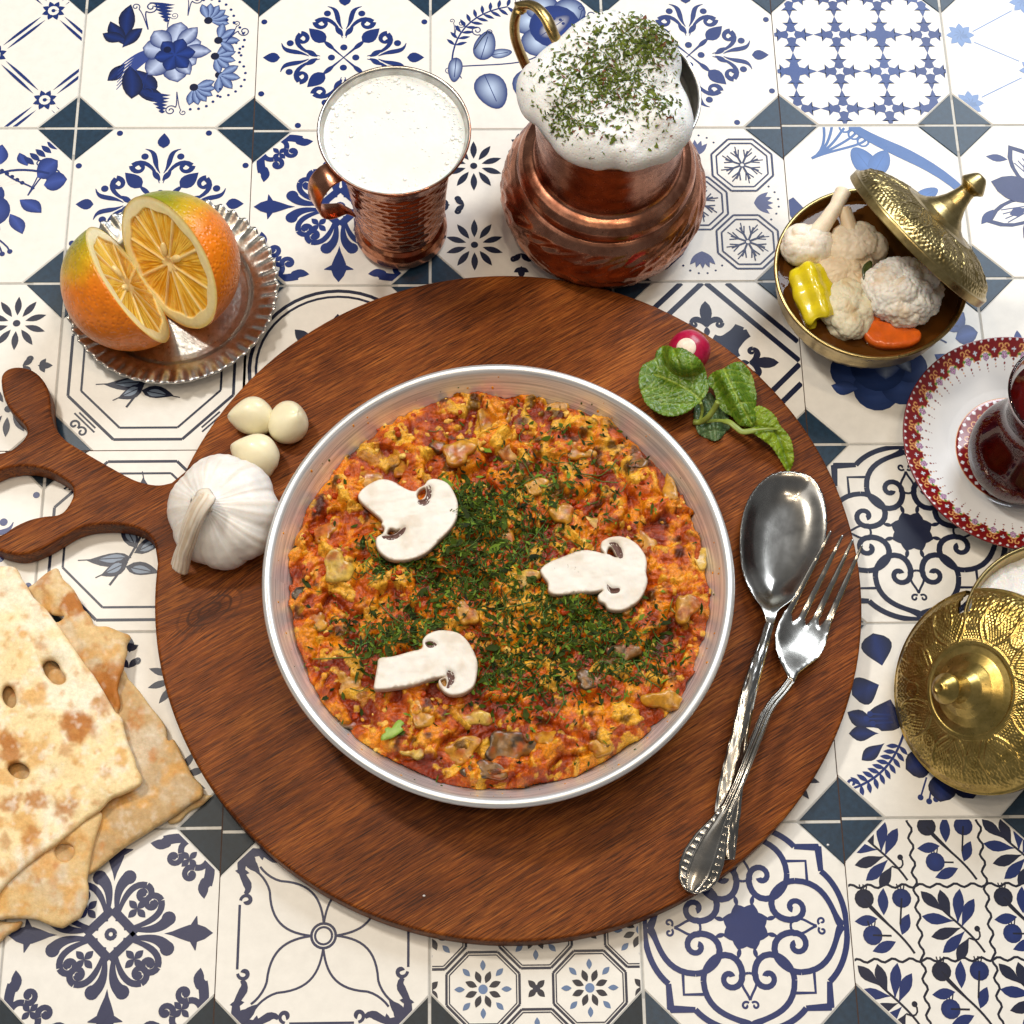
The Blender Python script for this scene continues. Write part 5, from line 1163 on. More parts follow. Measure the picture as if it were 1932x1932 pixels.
# ------------------------------------------------------------------ brass bowls and lids
brass = metal('brass', (.33,.24,.09), (.56,.43,.19), .3, 1.2, 5, .12, .03, .1, spots=.5)
brassg = metal('yellow_brass', (.40,.28,.075), (.66,.47,.15), .3, 1.2, 5, .12, .03, .1, spots=.6)
def bowl(name, label, c, RR, cat_='bowl', n=200, mat=brass, h=4.5):
    t = thing(name, label, cat_, c)
    pr_ = resample([(.02,.05),(2.0,.05),(2.2,.0),(2.35,.05),(2.3,.25),(2.6,.45),(3.4,.9),(4.2,1.7),(4.75,2.8),(RR-.08,h-.5),(RR+.02,h-.15),(RR+.05,h-.02),(RR-.04,h+.03),(RR-.16,h-.03),(RR-.2,h-.2),(RR-.28,h-.6),(4.55,2.7),(4.0,1.8),(3.2,1.1),(2.4,.7),(.02,.55)], .15)
    V, F, *_ = lathe(pr_, n, c, disp=lambda TH,r,z: .02*np.maximum(0,np.sin(TH*44))*sst(1.0,1.6,z)*sst(3.4,2.8,z)); obj('body', V, F, mat, t); return t
pc, pR = rev_from(1462,1826,513,4.5); pc = np.array([pc[0],pc[1],0.])
pb = bowl('brass_bowl','small round brass bowl of mixed pickles in dark brine', pc, pR)
def emboss(TH, r, R0, R1, n=8):
    t = (r-R0)/(R1-R0); a = ((TH*n/(2*np.pi)) % 1)-.5; w_ = a*2*np.pi/n*r; y = (t-.42)*(R1-R0)
    d = np.hypot(w_, y); h = .5*np.exp(-((d-.36)/.06)**2)+.45*np.exp(-((d-.22)/.045)**2)+.35*np.exp(-(d/.1)**2)
    h = h+.8*np.exp(-((np.abs(w_)-(.42+.9*(t-.35)**2*3))/.06)**2)*(t > .05)*(t < .8)
    h = h+.5*np.exp(-((np.abs(w_)-(.62+.6*(t-.5)**2*3))/.05)**2)*(t > .1)*(t < .9)
    b2 = ((TH*n/(2*np.pi)+.5) % 1)-.5; w2 = b2*2*np.pi/n*r; d2 = np.hypot(w2*1.6, (t-.62)*(R1-R0)*.55)
    h = h+.5*np.exp(-((d2-.32)/.06)**2)+.4*np.exp(-((d2-.12)/.05)**2)
    h = h+.3*np.maximum(0,np.sin(TH*110))*sst(.55,.7,t)*sst(.93,.85,t)*(d > .5)+.25*np.sin(TH*90)*np.sin(r*26)*sst(.86,.9,t)*sst(1,.97,t)+.25*np.sin(TH*100+r*20)*np.sin(TH*100-r*20)*sst(.14,.08,t)*sst(-.0,.04,t)
    h = h+.30*np.sin(TH*120)*np.sin(r*24)*sst(.05,.12,t)*sst(.98,.9,t)*(h < .25)
    h = h+.35*np.exp(-((t-.02)/.02)**2)+.08*noise(TH*30,r*6,0,8)*(d > .3)
    return .062*h*(t > 0)*(t < 1)
def lid(name, label, c, axis, RR, notch, mat, up=(0,0,1)):
    """c: centre of the rim plane; axis: the way the knob points; notch: angle of the spoon slot"""
    pr_ = [(RR-.18,-.02),(RR-.02,0),(RR,.03),(RR,.05),(RR,.40),(RR-.02,.43),(RR-.10,.45),(RR-.14,.47),(RR-.2,.55),(RR*.9,.92),(RR*.78,1.22),(RR*.64,1.46),(RR*.5,1.62),(RR*.46,1.67),(RR*.445,1.68),(RR*.43,1.65),(RR*.36,1.72),(RR*.27,1.95),(RR*.19,2.32),(.66,2.75),(.54,3.1),(.46,3.4),(.45,3.6),(.55,3.72),(.68,3.82),(.74,3.92),(.70,4.02),(.55,4.25),(.42,4.44),(.34,4.52),(.3,4.56),(.22,4.6),(.12,4.56),(.01,4.54)]
    pr_ = resample(pr_, .055); 
    V, F, TH, r, z = lathe(pr_, 800, (0,0,0), disp=lambda TH,r,z: emboss(TH,r,RR*.46,RR*.97)*((z > .5)&(z < 1.69)))
    dth = np.abs(((TH-notch+np.pi) % (2*np.pi))-np.pi)*r
    cut = (dth < .2)&(r > RR-1.0)&(z < 1.3)|((dth < .34)&(r > RR-1.15)&(r < RR-.55)&(z > .4)&(z < 1.6))
    F = F[~cut[F].any(1)]
    Vi, Fi, THi, ri, zi = lathe(resample([(RR-.18,-.02),(RR-.16,.4),(RR*.88,.8),(RR*.62,1.3),(RR*.4,1.5),(.02,1.6)], .12), 320)
    dth = np.abs(((THi-notch+np.pi) % (2*np.pi))-np.pi)*ri; cut = (dth < .2)&(ri > RR-1.0)|((dth < .34)&(ri > RR-1.15)&(ri < RR-.55)); Fi = Fi[~cut[Fi].any(1)]
    Fm = frame(axis, up); t = thing(name, label, 'lid', c)
    kn = (r <= .76)&(z > 3.6); fk = kn[F].all(1)
    obj('dome', V @ Fm.T+c, F[~fk], mat, t); obj('knob', V @ Fm.T+c, F[fk], mat, t); obj('inner_face', Vi @ Fm.T+c, Fi[:, ::-1], mat, t)
    return t
ax1 = camdir((.66,.66,.36)); c1 = P(1727,455,6.3); Fm = frame(ax1); bt = P(1848,572,4.0)-c1; n1 = math.atan2(bt@Fm[:,1], bt@Fm[:,0])
lid('lid','embossed brass lid with a knob, leaning tilted on the pickle bowl', c1, ax1, 4.75, n1+.02, brass)
# brine
brm, nt, b = newmat('brine'); b.inputs['Base Color'].default_value = (.13,.045,.008,1); b.inputs['Roughness'].default_value = .02; b.inputs['Transmission Weight'].default_value = .35; b.inputs['IOR'].default_value = 1.34
bump(nt, b, nz(nt, coords(nt), 1.2, 3), .25, .06)
V = [(pc[0],pc[1],3.85)]+[(pc[0]+(pR-.27)*math.cos(a),pc[1]+(pR-.27)*math.sin(a),3.85) for a in np.linspace(0,2*np.pi,80,endpoint=False)]
obj('brine', V, [(0,i+1,(i+1) % 80+1) for i in range(80)], brm, label='dark brown pickling brine in the open brass bowl', cat_='liquid')
caum = attrmat('cauliflower', rough=.45, nscale=2, namt=.06, bscale=8, bstr=.3, bdist=.08, sss=.3, spec=.5)
def floret(c, rad, axis, stem, col, label, n=150, sd=0, cell=.34):
    ax = np.array(axis,float)
    def dd(X,Y,Z,TH,PH):
        X_,Y_,Z_ = X*rad[0],Y*rad[1],Z*rad[2]; f1 = worley3(X_,Y_,Z_,cell*.62,sd); g1 = worley3(X_,Y_,Z_,cell*2.6,sd+3); h1 = worley3(X_,Y_,Z_,cell*.3,sd+5)
        return 1.0+.11*np.sqrt(np.clip(1-f1*f1*1.2,0,1))+.42*np.sqrt(np.clip(1-g1*g1*1.15,0,1))-.30+.05*(1-h1)
    V, F = blob(c, rad, n, dd, axis=ax); C = np.broadcast_to(np.array(col),(len(V),3)); C = lerp(C, np.array(col)*np.array([.85,.68,.48]), sst(.1,.5,fbm(V[:,0]*1.2,V[:,1]*1.2,V[:,2],sd))*.7)
    V[:,2] = np.maximum(V[:,2], 2.2)
    o = obj('cauliflower_floret', V, F, caum, col=C, label=label, cat_='cauliflower', group='pickled cauliflower pieces')
    if stem:
        Q = cat([np.array(s_) for s_ in stem[0]], 6, closed=False); V, F = tube(Q, np.interp(np.linspace(0,1,len(Q)),np.linspace(0,1,len(stem[1])),stem[1]), 24)
        V = V+.05*np.stack([fbm(V[:,0]*1.5,V[:,1]*1.5,V[:,2],sd+k_) for k_ in range(3)],-1); obj('stem', V, F, caum, o, col=np.array(col)*np.array([1,.93,.82]))
    return o
cw = (.86,.79,.68)
floret(P(1702,552,4.7), (1.85,1.6,1.4), (0,0,1), None, (.90,.87,.81), 'large white cauliflower floret just below the leaning lid', 190, 3)
floret(P(1522,462,4.6), (1.2,1.0,.9), (.1,-.2,1), ([P(1537,448,4.9),P(1560,415,5.2),P(1578,388,5.3),P(1590,362,5.3)],[.55,.42,.38,.42]), cw, 'cauliflower floret at the upper left of the bowl with its stem pointing up', 110, 7, .6)
floret(P(1615,468,4.4), (1.4,1.25,.9), (0,0,1), ([P(1612,470,4.6),P(1602,425,5.0),P(1592,395,5.1)],[.6,.4,.35]), (.76,.64,.48), 'cauliflower piece with a thin stem, half under the lid', 110, 9)
floret(P(1590,520,4.2), (1.45,1.0,.8), (.1,0,1), None, (.74,.60,.42), 'yellowish cauliflower piece lying in the middle of the bowl', 110, 11)
floret(P(1598,585,4.3), (1.2,1.5,.95), (0,0,1), None, (.80,.74,.56), 'small cauliflower floret beside the yellow pepper', 120, 13)
pepm = solid('pickled_pepper', (.74,.60,.012), .22, ns=1.2, var=.18, sss=.25, coat=.4, bs=2, bstr=.25, bd=.08)
p0, p1 = P(1517,508,4.5), P(1552,606,4.3); ax = p1-p0; L_ = np.linalg.norm(ax)
V, F, *_ = lathe(resample([(.02,-.1),(.55,-.08),(.85,.1),(.98,.5),(1.02,L_*.5),(.95,L_*.8),(.88,L_*.97),(.78,L_+.1),(.62,L_+.02),(.5,L_-.3),(.02,L_-.5)],.1), 72, p0, ax, disp=lambda TH,r,z: .10*np.sin(TH*5)*np.clip(r,0,1)+.05*noise(TH,z*1.5)+.03*np.sin(z*5))
obj('pickled_pepper', V, F, pepm, label='cut piece of shiny yellow pickled pepper at the left of the bowl', cat_='pepper')
carm = solid('pickled_carrot', (.72,.13,.012), .2, ns=1.5, var=.2, sss=.25, coat=.5, bs=3, bstr=.25, bd=.06)
for pts, z, lb in (([(1640,604),(1690,610),(1735,622),(1735,642),(1700,652),(1655,650),(1630,630)],4.35,'orange carrot slice nearest the front rim of the bowl'),([(1605,615),(1625,596),(1662,592),(1660,612),(1636,630),(1608,632)],4.3,'darker orange carrot slice between two cauliflower florets'),([(1640,575),(1665,580),(1690,598),(1660,608),(1635,598)],4.1,'pale orange carrot slice under the large floret')):
    L = [tuple(p) for p in cat(Pz(pts,z),3)]; c0 = np.mean(L,axis=0); e_ = ez(.15,.35)
    V, F, D = slab([L], .14, lambda x,y,d: z-.3+e_(x,y,d)+.12*(y-c0[1])+.05*fbm(x*2,y*2), lambda x,y,d: z-.4+.12*(y-c0[1]), rings=(.05,.1))
    obj('carrot_slice', V, F, carm, label=lb, cat_='carrot', group='pickled carrot slices')
dkm = solid('pickled_herb', (.04,.055,.012), .3, coat=.4)
for pts, lb in (([(1585,640),(1600,632),(1625,636),(1650,650),(1630,656),(1600,652)],'dark green leaf floating at the front of the brine'),([(1627,505),(1640,492),(1646,500),(1640,520),(1630,528)],'bit of dark leaf stuck between the cauliflower pieces')):
    z = 3.75 if pts[0][1] > 600 else 5.1
    L = [tuple(p) for p in cat(Pz(pts,z),3)]; V, F, D = slab([L], .12, lambda x,y,d: z+.12*fbm(x*3,y*3), lambda x,y,d: z-.05+.12*fbm(x*3,y*3)); obj('herb_leaf', V, F, dkm, label=lb, cat_='leaf')
# second bowl (right edge) and its lid
c2 = P(2013,1206,4.5); c2[2] = 0
bowl('brass_bowl','brass bowl of white sugar cut off by the right edge of the picture', c2, 5.0, mat=brass)
sugm = attrmat('white_sugar', rough=.6, nscale=6, namt=.05, bscale=12, bstr=.6, bdist=.08, sss=.4)
gx = np.linspace(-4.9,4.9,90); X,Y = np.meshgrid(gx,gx,indexing='ij'); r_ = np.hypot(X,Y); Z = 3.5+.9*(1-(r_/4.8)**2)+.35*fbm((X+c2[0])*1.1,(Y+c2[1])*1.1,0,5)+.2*(1-worley(X,Y,.7,3)[0]); idx = -np.ones(8100,int); kp = (r_ < 4.86).ravel(); idx[kp] = np.arange(kp.sum()); I2 = idx.reshape(90,90)
a,b_,c_,d = I2[:-1,:-1],I2[1:,:-1],I2[1:,1:],I2[:-1,1:]; ok = (a >= 0)&(b_ >= 0)&(c_ >= 0)&(d >= 0); V = np.stack([X+c2[0],Y+c2[1],Z],-1).reshape(-1,3)[kp]
obj('white_sugar', V, np.stack([a[ok],b_[ok],c_[ok],d[ok]],-1), sugm, col=np.array([.86,.86,.85]), label='heap of white sugar in the brass bowl at the right edge', cat_='sugar')
ax2 = camdir((-.69,.10,.72)); cc2 = P(1864,1304,3.5); Fm = frame(ax2); nd = P(1848,1135,4)-cc2; n2 = math.atan2(nd@Fm[:,1], nd@Fm[:,0])
lid('lid','golden embossed brass lid lying face up against the sugar bowl', cc2, ax2, 4.95, n2, brassg)
# ------------------------------------------------------------------ tea
sc_, sR = rev_from(1704,1704+2*220,832,1.7); sc_ = np.array([sc_[0],sc_[1],0.])
tea_s = thing('saucer','white porcelain saucer with a maroon and gold floral border, at the right edge','saucer',sc_)
ps = resample([(.02,.12),(1.6,.12),(1.9,.02),(2.1,.02),(2.2,.2),(3.2,.35),(4.6,.95),(sR-.05,1.62),(sR,1.68),(sR-.03,1.75),(sR-.12,1.74),(4.7,1.2),(3.5,.66),(3.05,.50),(2.95,.52),(2.4,.5),(1.9,.45),(1.8,.38),(.02,.38)], .04)
V, F, TH, r, z = lathe(ps, 900, sc_)
top = np.zeros(len(ps),bool); i0 = int(np.argmax(ps[:,0])); top[i0:] = True; top = np.tile(top, 900)
W_ = np.array([.80,.80,.81]); C = np.tile(W_,(len(V),1)); mar = np.array([.20,.010,.012]); gold = np.array([.72,.36,.13]); pink = np.array([.52,.30,.50]); grn = np.array([.10,.26,.04])
n = 32; a = (((TH-.12)*n/(2*np.pi)) % 1)-.5; u = a*2*np.pi/n*sR; dr = sR-r
def paint(mk, c): C[mk & top] = c
paint((dr > .06)&(dr < 1.02-.0), mar)
bay = np.hypot(u*1.2, dr-1.14); paint(bay < .47, W_)
paint((bay > .44)&(bay < .52)&(dr < 1.05), gold)
for s_ in (-1,1):
    q = np.hypot(u-s_*.17, dr-.46); paint((q > .085)&(q < .15)&~((np.abs(u) > .17)&(dr > .5)), gold)
for k_ in range(5):
    an = 2*np.pi*k_/5; q = np.hypot((u-.115*math.sin(an)), (dr-.92-.115*math.cos(an))); paint(q < .085, pink); paint((q > .07)&(q < .09), np.array([.1,.05,.1]))
for s_ in (-1,1): paint(np.hypot((u-s_*.26)*.8, (dr-.84)*1.5+s_*0) < .09, grn)
b2 = (((TH-.12)*n/(2*np.pi)+.5) % 1)-.5; u2 = b2*2*np.pi/n*sR
paint((np.abs(u2)+np.abs(dr-1.12) < .09), mar); paint(np.hypot(u2,dr-1.32) < .04, gold); paint(np.hypot(u2,dr-1.46) < .05, mar)
paint(((np.abs(u2) < .03)|(np.abs(dr-.62) < .03))&(np.hypot(u2,dr-.62) < .13), np.array([.6,.66,.75]))
paint(np.hypot(u,dr-1.32) < .065, mar); paint(np.hypot(u,dr-1.5) < .04, mar); paint(np.hypot(u,dr-1.64) < .03, mar)
a4 = ((TH*n*3/(2*np.pi)) % 1)-.5; u4 = a4*2*np.pi/n/3*sR; paint(np.hypot(u4, (dr-.13)*.9) < .062, np.array([.75,.78,.82])); paint((dr < .035), mar)
paint((r < 3.02)&(r > 2.1), mar); paint((r < 3.07)&(r > 3.02), gold)
n5 = 40; a5 = ((TH*n5/(2*np.pi)) % 1)-.5; u5 = a5*2*np.pi/n5*2.9; paint((np.abs(u5)+np.abs(r-2.86) < .12), np.array([.75,.77,.8]))
n6 = 16; a6 = ((TH*n6/(2*np.pi)) % 1)-.5; u6 = a6*2*np.pi/n6*2.4
for s_ in (-1,1):
    q = np.hypot(u6-s_*.2, r-2.46); paint((q > .11)&(q < .16), gold)
porc = attrmat('porcelain', rough=.08, nscale=1, namt=.02, bstr=0, coat=.6)
obj('plate', V, F, porc, tea_s, col=C)
tc = P(1908,885,.5); tc[2] = .46
tg = thing('tea_glass','tulip-shaped tea glass of dark red tea standing on the patterned saucer','glass',tc)
glm, nt, b = newmat('clear_glass'); b.inputs['Base Color'].default_value = (.97,.98,.98,1); b.inputs['Roughness'].default_value = .01; b.inputs['Transmission Weight'].default_value = 1; b.inputs['IOR'].default_value = 1.46
to = [(1.9,.02),(2.0,.12),(1.95,.35),(2.25,.8),(2.65,1.5),(2.8,2.3),(2.7,3.2),(2.35,4.2),(2.05,5.1),(1.95,5.8),(2.0,6.5),(2.2,7.5),(2.5,8.5),(2.62,8.95)]
ti = [(2.56,9.0),(2.48,8.95),(2.38,8.5),(2.08,7.5),(1.88,6.5),(1.83,5.8),(1.92,5.1),(2.2,4.2),(2.55,3.2),(2.65,2.3),(2.5,1.5),(2.05,.85),(1.5,.7),(.01,.65)]
sm = lambda L: cat(L,5,closed=False)
V, F, *_ = lathe(np.concatenate([[(.01,.02)], sm(to), sm(ti)]), 120, tc); obj('glass_wall', V, F, glm, tg)
tem, nt, b = newmat('black_tea'); b.inputs['Base Color'].default_value = (.11,.003,.003,1); b.inputs['Roughness'].default_value = .02; b.inputs['Transmission Weight'].default_value = .4; b.inputs['IOR'].default_value = 1.34
ti2 = sm(ti)[::-1]; ti2 = [(max(r_+.04,.01),z_-.03) for r_,z_ in ti2 if z_ < 8.3]+[(.01,8.3)]
V, F, *_ = lathe(np.array(ti2), 100, tc); obj('tea', V, F, tem, label='dark red tea inside the tulip-shaped glass', cat_='drink')
# ------------------------------------------------------------------ plate of orange halves
pewt = metal('pewter', (.44,.43,.40), (.72,.70,.66), .32, 1.6, 3, .3, .08, .14, spots=.6)
oc, oR = rev_from(122,525,542,1.3); oc = np.array([oc[0],oc[1],0.])
pp = resample([(.02,.08),(3.8,.08),(4.1,.25),(4.5,.62),(oR-.1,1.05),(oR,1.12),(oR-.02,1.2),(oR-.14,1.2),(4.75,.86),(4.45,.74),(4.3,.66),(4.15,.46),(3.95,.3),(3.6,.24),(.02,.22)], .07)
V, F, *_ = lathe(pp, 720, oc, disp=None)
rr = np.hypot(V[:,0]-oc[0],V[:,1]-oc[1]); th = np.arctan2(V[:,1]-oc[1],V[:,0]-oc[0]); e = sst(4.5,oR-.3,rr); fl = np.sin(th*46+.6*np.sin(3*th)); V[:,2] += e*(.10*fl+.05*noise(th*8,rr)); V[:,:2] += (V[:,:2]-oc[:2])/rr[:,None]*(e*.06*fl)[:,None]
obj('pewter_plate', V, F, pewt, label='round dull pewter plate with a fluted rim under the two orange halves', cat_='plate', loc=oc)
pel, nt, b = newmat('orange_peel'); a_ = N(nt,'ShaderNodeAttribute', _attribute_name='Col'); v = coords(nt)
nt.links.new(mixc(nt, 1, a_.outputs['Color'], ramp(nt, nz(nt,v,2,4), [(.3,(.85,.85,.85)),(.7,(1.1,1.1,1.1))]), 'MULTIPLY'), b.inputs['Base Color']); b.inputs['Roughness'].default_value = .33; b.inputs['Subsurface Weight'].default_value = .15; b.inputs['Subsurface Scale'].default_value = .003
vo = N(nt,'ShaderNodeTexVoronoi', Scale=4.2); nt.links.new(v, vo.inputs['Vector']); pv = bump(nt, b, ramp(nt, vo.outputs['Distance'], [(.0,(0,0,0)),(.5,(1,1,1))]), .55, .07); bump(nt, b, nz(nt,v,7,4), .3, .04, pv)
fle = attrmat('orange_flesh', rough=.22, nscale=3, namt=.1, bscale=5, bstr=.2, bdist=.04, sss=.45, coat=.3)
def orange(px, py, z, nrm, rad, roll, label, greendir, sd):
    c = P(px,py,z); ax = camdir(nrm); Fm = frame(ax); t = thing('orange_half', label, 'orange', c, group='orange halves on the pewter plate')
    Rr = rad
    V, F = blob((0,0,0),(Rr,Rr,Rr*.98),160,lambda X,Y,Z,TH,PH: 1+.015*noise(X*2,Y*2,Z*2,sd)); keep = V[:,2] < .03; V[:,2] = np.minimum(V[:,2],0.0)
    F = F[keep[F].any(1)]; Vw = V @ Fm.T+c; gd_ = camdir(greendir); q = ((Vw-c)@gd_)/Rr+.25*fbm(Vw[:,0]*.6,Vw[:,1]*.6,Vw[:,2]*.6,sd)
    C = lerp(np.broadcast_to([.82,.215,.006],(len(V),3)), np.array([.62,.38,.008]), sst(.0,.5,q)); C = lerp(C, np.array([.24,.26,.006]), sst(.35,.85,q))
    obj('peel', Vw, F, pel, t, col=C)
    nt_, nr_ = 360, 120; th = np.linspace(0,2*np.pi,nt_,endpoint=False); rs = np.linspace(0,1,nr_); TH,RS = np.meshgrid(th,rs,indexing='ij'); pitch = .18
    x = RS*Rr*1.002; seg = ((TH*10/(2*np.pi)+roll+.12*np.sin(TH*2+sd)) % 1)-.5; dw = np.abs(np.abs(seg)-.5)*2*np.pi/10*x; inner = Rr*(1-pitch-.02*np.sin(TH*10)); core = .42+.1*np.sin(TH*5+sd)
    dseg = np.minimum(np.minimum(dw-.02, inner-x), x-core); f = sst(0,.10,dseg); fib = noise(TH*38, x*1.3, 0, sd)
    pulp = lerp(np.array([[.74,.36,.015]]), np.array([.90,.60,.10]), sst(-.4,.5,fib+.5*noise(TH*5,x,0,sd+2)).ravel()).reshape(nt_,nr_,3)
    pith = np.array([.90,.80,.46]); alb = np.array([.88,.66,.20]); Cc = lerp(np.broadcast_to(pith,(nt_,nr_,3)), alb, sst(Rr*.93,Rr*.985,x)*.9); Cc = lerp(Cc, np.array([.86,.66,.32]), sst(inner,inner-.3,x)*.8); Cc = Cc*(1-f[...,None])+pulp*f[...,None]
    h = -.10*f+.035*f*fib+.05*noise(x*np.cos(TH)*2,x*np.sin(TH)*2,0,sd)*sst(1.2,.2,x)-.12*np.exp(-(x/.35)**2)-.04*sst(Rr*.9,Rr,x)
    V = np.stack([x*np.cos(TH),x*np.sin(TH),h+.02],-1).reshape(-1,3) @ Fm.T+c; i,j = np.meshgrid(np.arange(nt_),np.arange(nr_-1),indexing='ij'); a = i*nr_+j; b_ = ((i+1) % nt_)*nr_+j
    obj('flesh', V, np.stack([a,a+1,b_+1,b_],-1).reshape(-1,4), fle, t, col=Cc.reshape(-1,3))
    for k_,(sx,sy,sa) in enumerate(((.55,.9,50),(-.5,.75,110),(.9,-.3,-20),(.2,1.4,80))[:2]):
        V, F = blob((0,0,0),(.42,.2,.16),20,lambda X,Y,Z,TH,PH: 1-.25*X); ca,sa_ = math.cos(R(sa)),math.sin(R(sa)); V = np.c_[V[:,0]*ca-V[:,1]*sa_+sx, V[:,0]*sa_+V[:,1]*ca+sy, V[:,2]+.0]
        obj('pip', V @ Fm.T+c, F, pipm, t)
pipm = solid('orange_pip', (.80,.62,.30), .3, sss=.3, coat=.3)
orange(243,537,3.75,(.84,.50,.17),3.5,.2,'left orange half with cut face turned right and greenish peel at the top',(-.3,.9,.1),3)
orange(318,497,4.0,(-.67,-.49,.58),3.75,.5,'right orange half with cut face turned to the lower left, glossy orange peel',(-.55,.85,.15),8)
# ------------------------------------------------------------------ flatbread
def breadmat():
    m, nt, b = newmat('flatbread'); a = N(nt,'ShaderNodeAttribute', _attribute_name='Col'); v = coords(nt)
    c = mixc(nt, 1, a.outputs['Color'], ramp(nt, nz(nt,v,4,5,.7), [(.3,(.85,.80,.72)),(.65,(1.08,1.06,1.03))]), 'MULTIPLY'); nt.links.new(c, b.inputs['Base Color']); b.inputs['Roughness'].default_value = .62; b.inputs['Specular IOR Level'].default_value = .3
    b.inputs['Subsurface Weight'].default_value = .12; b.inputs['Subsurface Scale'].default_value = .003
    pv = bump(nt, b, nz(nt,v,2.2,6,.65), .5, .10); bump(nt, b, nz(nt,v,12,4,.7), .35, .03, pv); return m
brm_ = breadmat()
OBx, OBy, OBs = 0, 1041.5, .4064
def bread(pts, z, T, label, holes=(), tone=0, sd=0, tilt=(0,0), burn=(), zf=None):
    L = np.array(Pz(pts, z+T, OBx, OBy, OBs)); L = cat(L,4); t = np.arange(len(L)); L = L+.07*np.c_[noise(t*.35,t*0,0,sd),noise(t*.35,t*0,5,sd)]
    H = [[tuple(p) for p in cat(np.array(Pz(h, z+T, OBx, OBy, OBs)),3)][::-1] for h in holes]
    c0 = L.mean(0); e_ = ez(min(.16,T*.8), T)
    def zt(x,y,d):
        bl = worley(x+.3*noise(x,y,0,sd), y, 1.5, sd+2); q = z+e_(x,y,d)+.20*fbm(x*.45,y*.45,0,sd)*sst(0,.5,d)+.06*np.clip(1-bl[0],0,1)*sst(0,.4,d)+.03*fbm(x*2,y*2,0,sd)+(x-c0[0])*tilt[0]+(y-c0[1])*tilt[1]
        return q if zf is None else q+zf(x,y)
    def zb(x,y,d):
        q = z+(x-c0[0])*tilt[0]+(y-c0[1])*tilt[1]+.12*np.clip(1-d/.15,0,1)
        return q if zf is None else q+zf(x,y)
    V, F, D = slab([[tuple(p) for p in L]]+H, .15, zt, zb, rings=(.06,.15))
    base = [np.array([.88,.72,.42]),np.array([.52,.35,.17]),np.array([.72,.52,.26])][tone]; C = np.broadcast_to(base,(len(V),3)); x, y = V[:,0], V[:,1]
    C = lerp(C, np.array([.90,.85,.71]) if tone == 0 else np.array([.66,.56,.42]), sst(0,.4,fbm(x*.5,y*.5,2,sd+1,4))*.8)
    C = lerp(C, np.array([.70,.38,.10]), sst(.08,.34,fbm(x*.95,y*.95,4,sd+2,4))*.75); C = lerp(C, np.array([.52,.22,.06]), sst(.30,.5,fbm(x*1.2,y*1.2,6,sd+3,4))*(.6 if tone == 0 else .75))
    C = lerp(C, np.array([.78,.55,.25]), sst(.22,.0,D)*.6)
    for (bx,by,br,bs) in burn:
        q = P(OBx+bx*OBs,OBy+by*OBs,z+T); dd = np.hypot(x-q[0],y-q[1])+.45*fbm(x*2.2,y*2.2,0,sd+9)+.25*fbm(x*7,y*7,0,sd+11); C = lerp(C, np.array([.46,.17,.03]), sst(br*.9,br*.45,dd)*min(1,bs*1.1))
    w1,w2,wi = worley(x+.2*noise(x*2,y*2,0,sd), y, .62, sd+20); sp_m = (wi > .72)*sst(.34,.12,w1+.12*fbm(x*6,y*6,0,sd)); C = lerp(C, np.array([.60,.29,.075]), sp_m*.55)
    C = lerp(C, np.array([.93,.90,.82]), sst(.15,.45,fbm(x*3.2,y*3.2,8,sd+5,4))*(.5 if tone == 0 else .25))
    V[:,2] = np.maximum(V[:,2], .02)
    return obj('flatbread', V, F, brm_, col=C, label=label, cat_='flatbread', group='stacked pieces of flatbread')
bread([(560,540),(600,590),(640,640),(700,720),(760,800),(780,865),(808,872),(850,950),(900,1040),(942,1112),(925,1140),(850,1192),(700,1282),(560,1382),(430,1478),(300,1500),(150,1480),(-150,1460),(-250,1000),(-150,560),(150,480),(420,600)], .30, .42, 'speckled brown flatbread piece nearest the board, under the others', tone=1, sd=31, tilt=(.0,-.0))
bread([(880,1105),(940,1118),(978,1128),(975,1140),(900,1195),(830,1245),(780,1260),(800,1180)], .02, .3, 'thin flatbread corner peeping out beneath the speckled piece', tone=1, sd=77)
bread([(440,1190),(466,1240),(440,1330),(420,1420),(408,1500),(412,1560),(395,1640),(370,1690),(330,1716),(290,1738),(240,1728),(190,1712),(110,1700),(30,1694),(-80,1690),(-140,1500),(0,1300),(200,1200)], .62, .42, 'lowest front flatbread piece with one round hole, nearest the camera', holes=[[(250,1385),(265,1358),(300,1350),(335,1362),(342,1395),(325,1428),(290,1437),(262,1420)]], tone=2, sd=41, tilt=(0,.03))
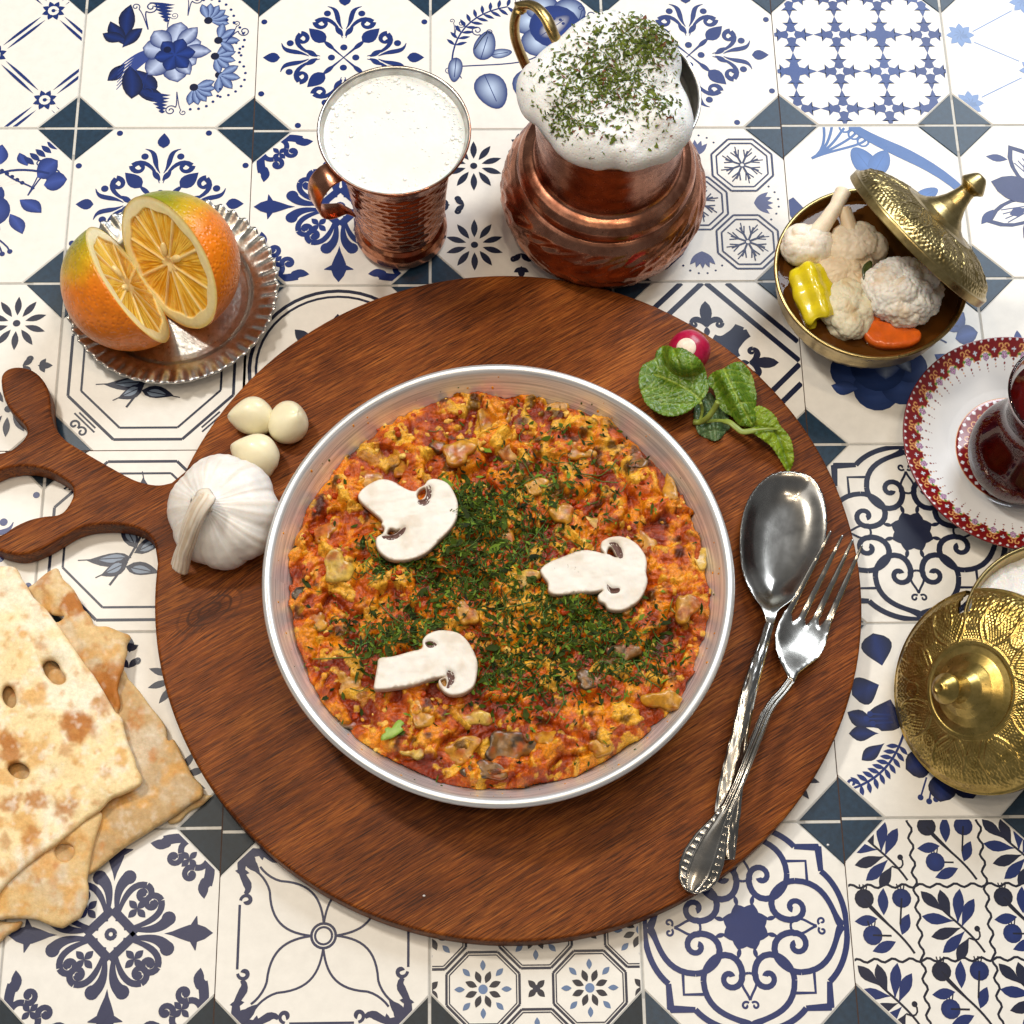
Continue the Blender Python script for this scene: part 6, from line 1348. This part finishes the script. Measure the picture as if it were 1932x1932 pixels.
bread([(-60,1715),(10,1712),(95,1716),(70,1745),(20,1780),(-10,1815),(-80,1830)], .05, .45, 'small corner of flatbread sticking out at the lower left edge', tone=2, sd=57)
bread([(120,175),(150,150),(200,118),(262,76),(280,100),(300,130),(350,200),(388,258),(410,285),(432,325),(452,348),(500,345),(550,358),(600,378),(592,420),(584,470),(578,540),(560,590),(548,640),(552,690),(545,742),(500,740),(380,640),(250,420),(150,250)], .72, .36, 'scorched folded flatbread strip behind the front piece', tone=2, sd=51, holes=[[(222,280),(255,292),(300,300),(270,322),(240,312)]], burn=[(345,250,.8,.9),(205,150,.5,.6),(540,650,1.4,.9),(520,590,1.2,.7),(470,600,1.0,.6)], zf=lambda x,y: .30*np.sin(y*.9+1.2*x))
bread([(-80,60),(-20,64),(40,62),(78,78),(108,135),(160,205),(230,290),(300,378),(352,458),(410,548),(470,640),(520,715),(556,760),(572,830),(612,930),(636,990),(656,1052),(635,1088),(560,1122),(480,1172),(400,1236),(300,1312),(200,1390),(100,1472),(0,1562),(-100,1640),(-260,1400),(-300,800)], 1.12, .42, 'large pale flatbread piece with oval holes, lying on top of the stack', holes=[[(195,520),(215,500),(245,500),(270,520),(280,548),(300,575),(300,600),(275,612),(245,605),(215,575),(200,550)],[(8,640),(25,618),(48,622),(66,655),(72,695),(55,720),(25,705),(8,675)],[(30,1000),(55,975),(95,975),(128,1000),(130,1030),(110,1048),(75,1045),(50,1030)]], tone=0, sd=61, tilt=(.0,.012), burn=[(360,810,1.15,.85),(355,780,.9,.5),(40,930,1.0,.8),(30,880,.7,.6),(165,1150,.6,.75),(50,1180,.7,.7),(305,1200,.7,.7),(465,710,.7,.6),(145,1310,.7,.6),(40,1345,.5,.5),(85,620,.5,.5),(480,1020,.4,.4)])
# a few salt grains on the board
sal = solid('salt', (.85,.85,.85), .3)
for (px,py) in ((1386,1481),(1562,1594),(800,1690)):
    c0 = P(px,py,1.42); V, F = blob(c0,(.07,.055,.04),8); obj('salt_grain', V, F, sal, label={1386:'salt grain on the board beside the spoon handle',1562:'salt grain on the board right of the fork handle',800:'salt grain on the board below the pan'}[px], cat_='salt grain')
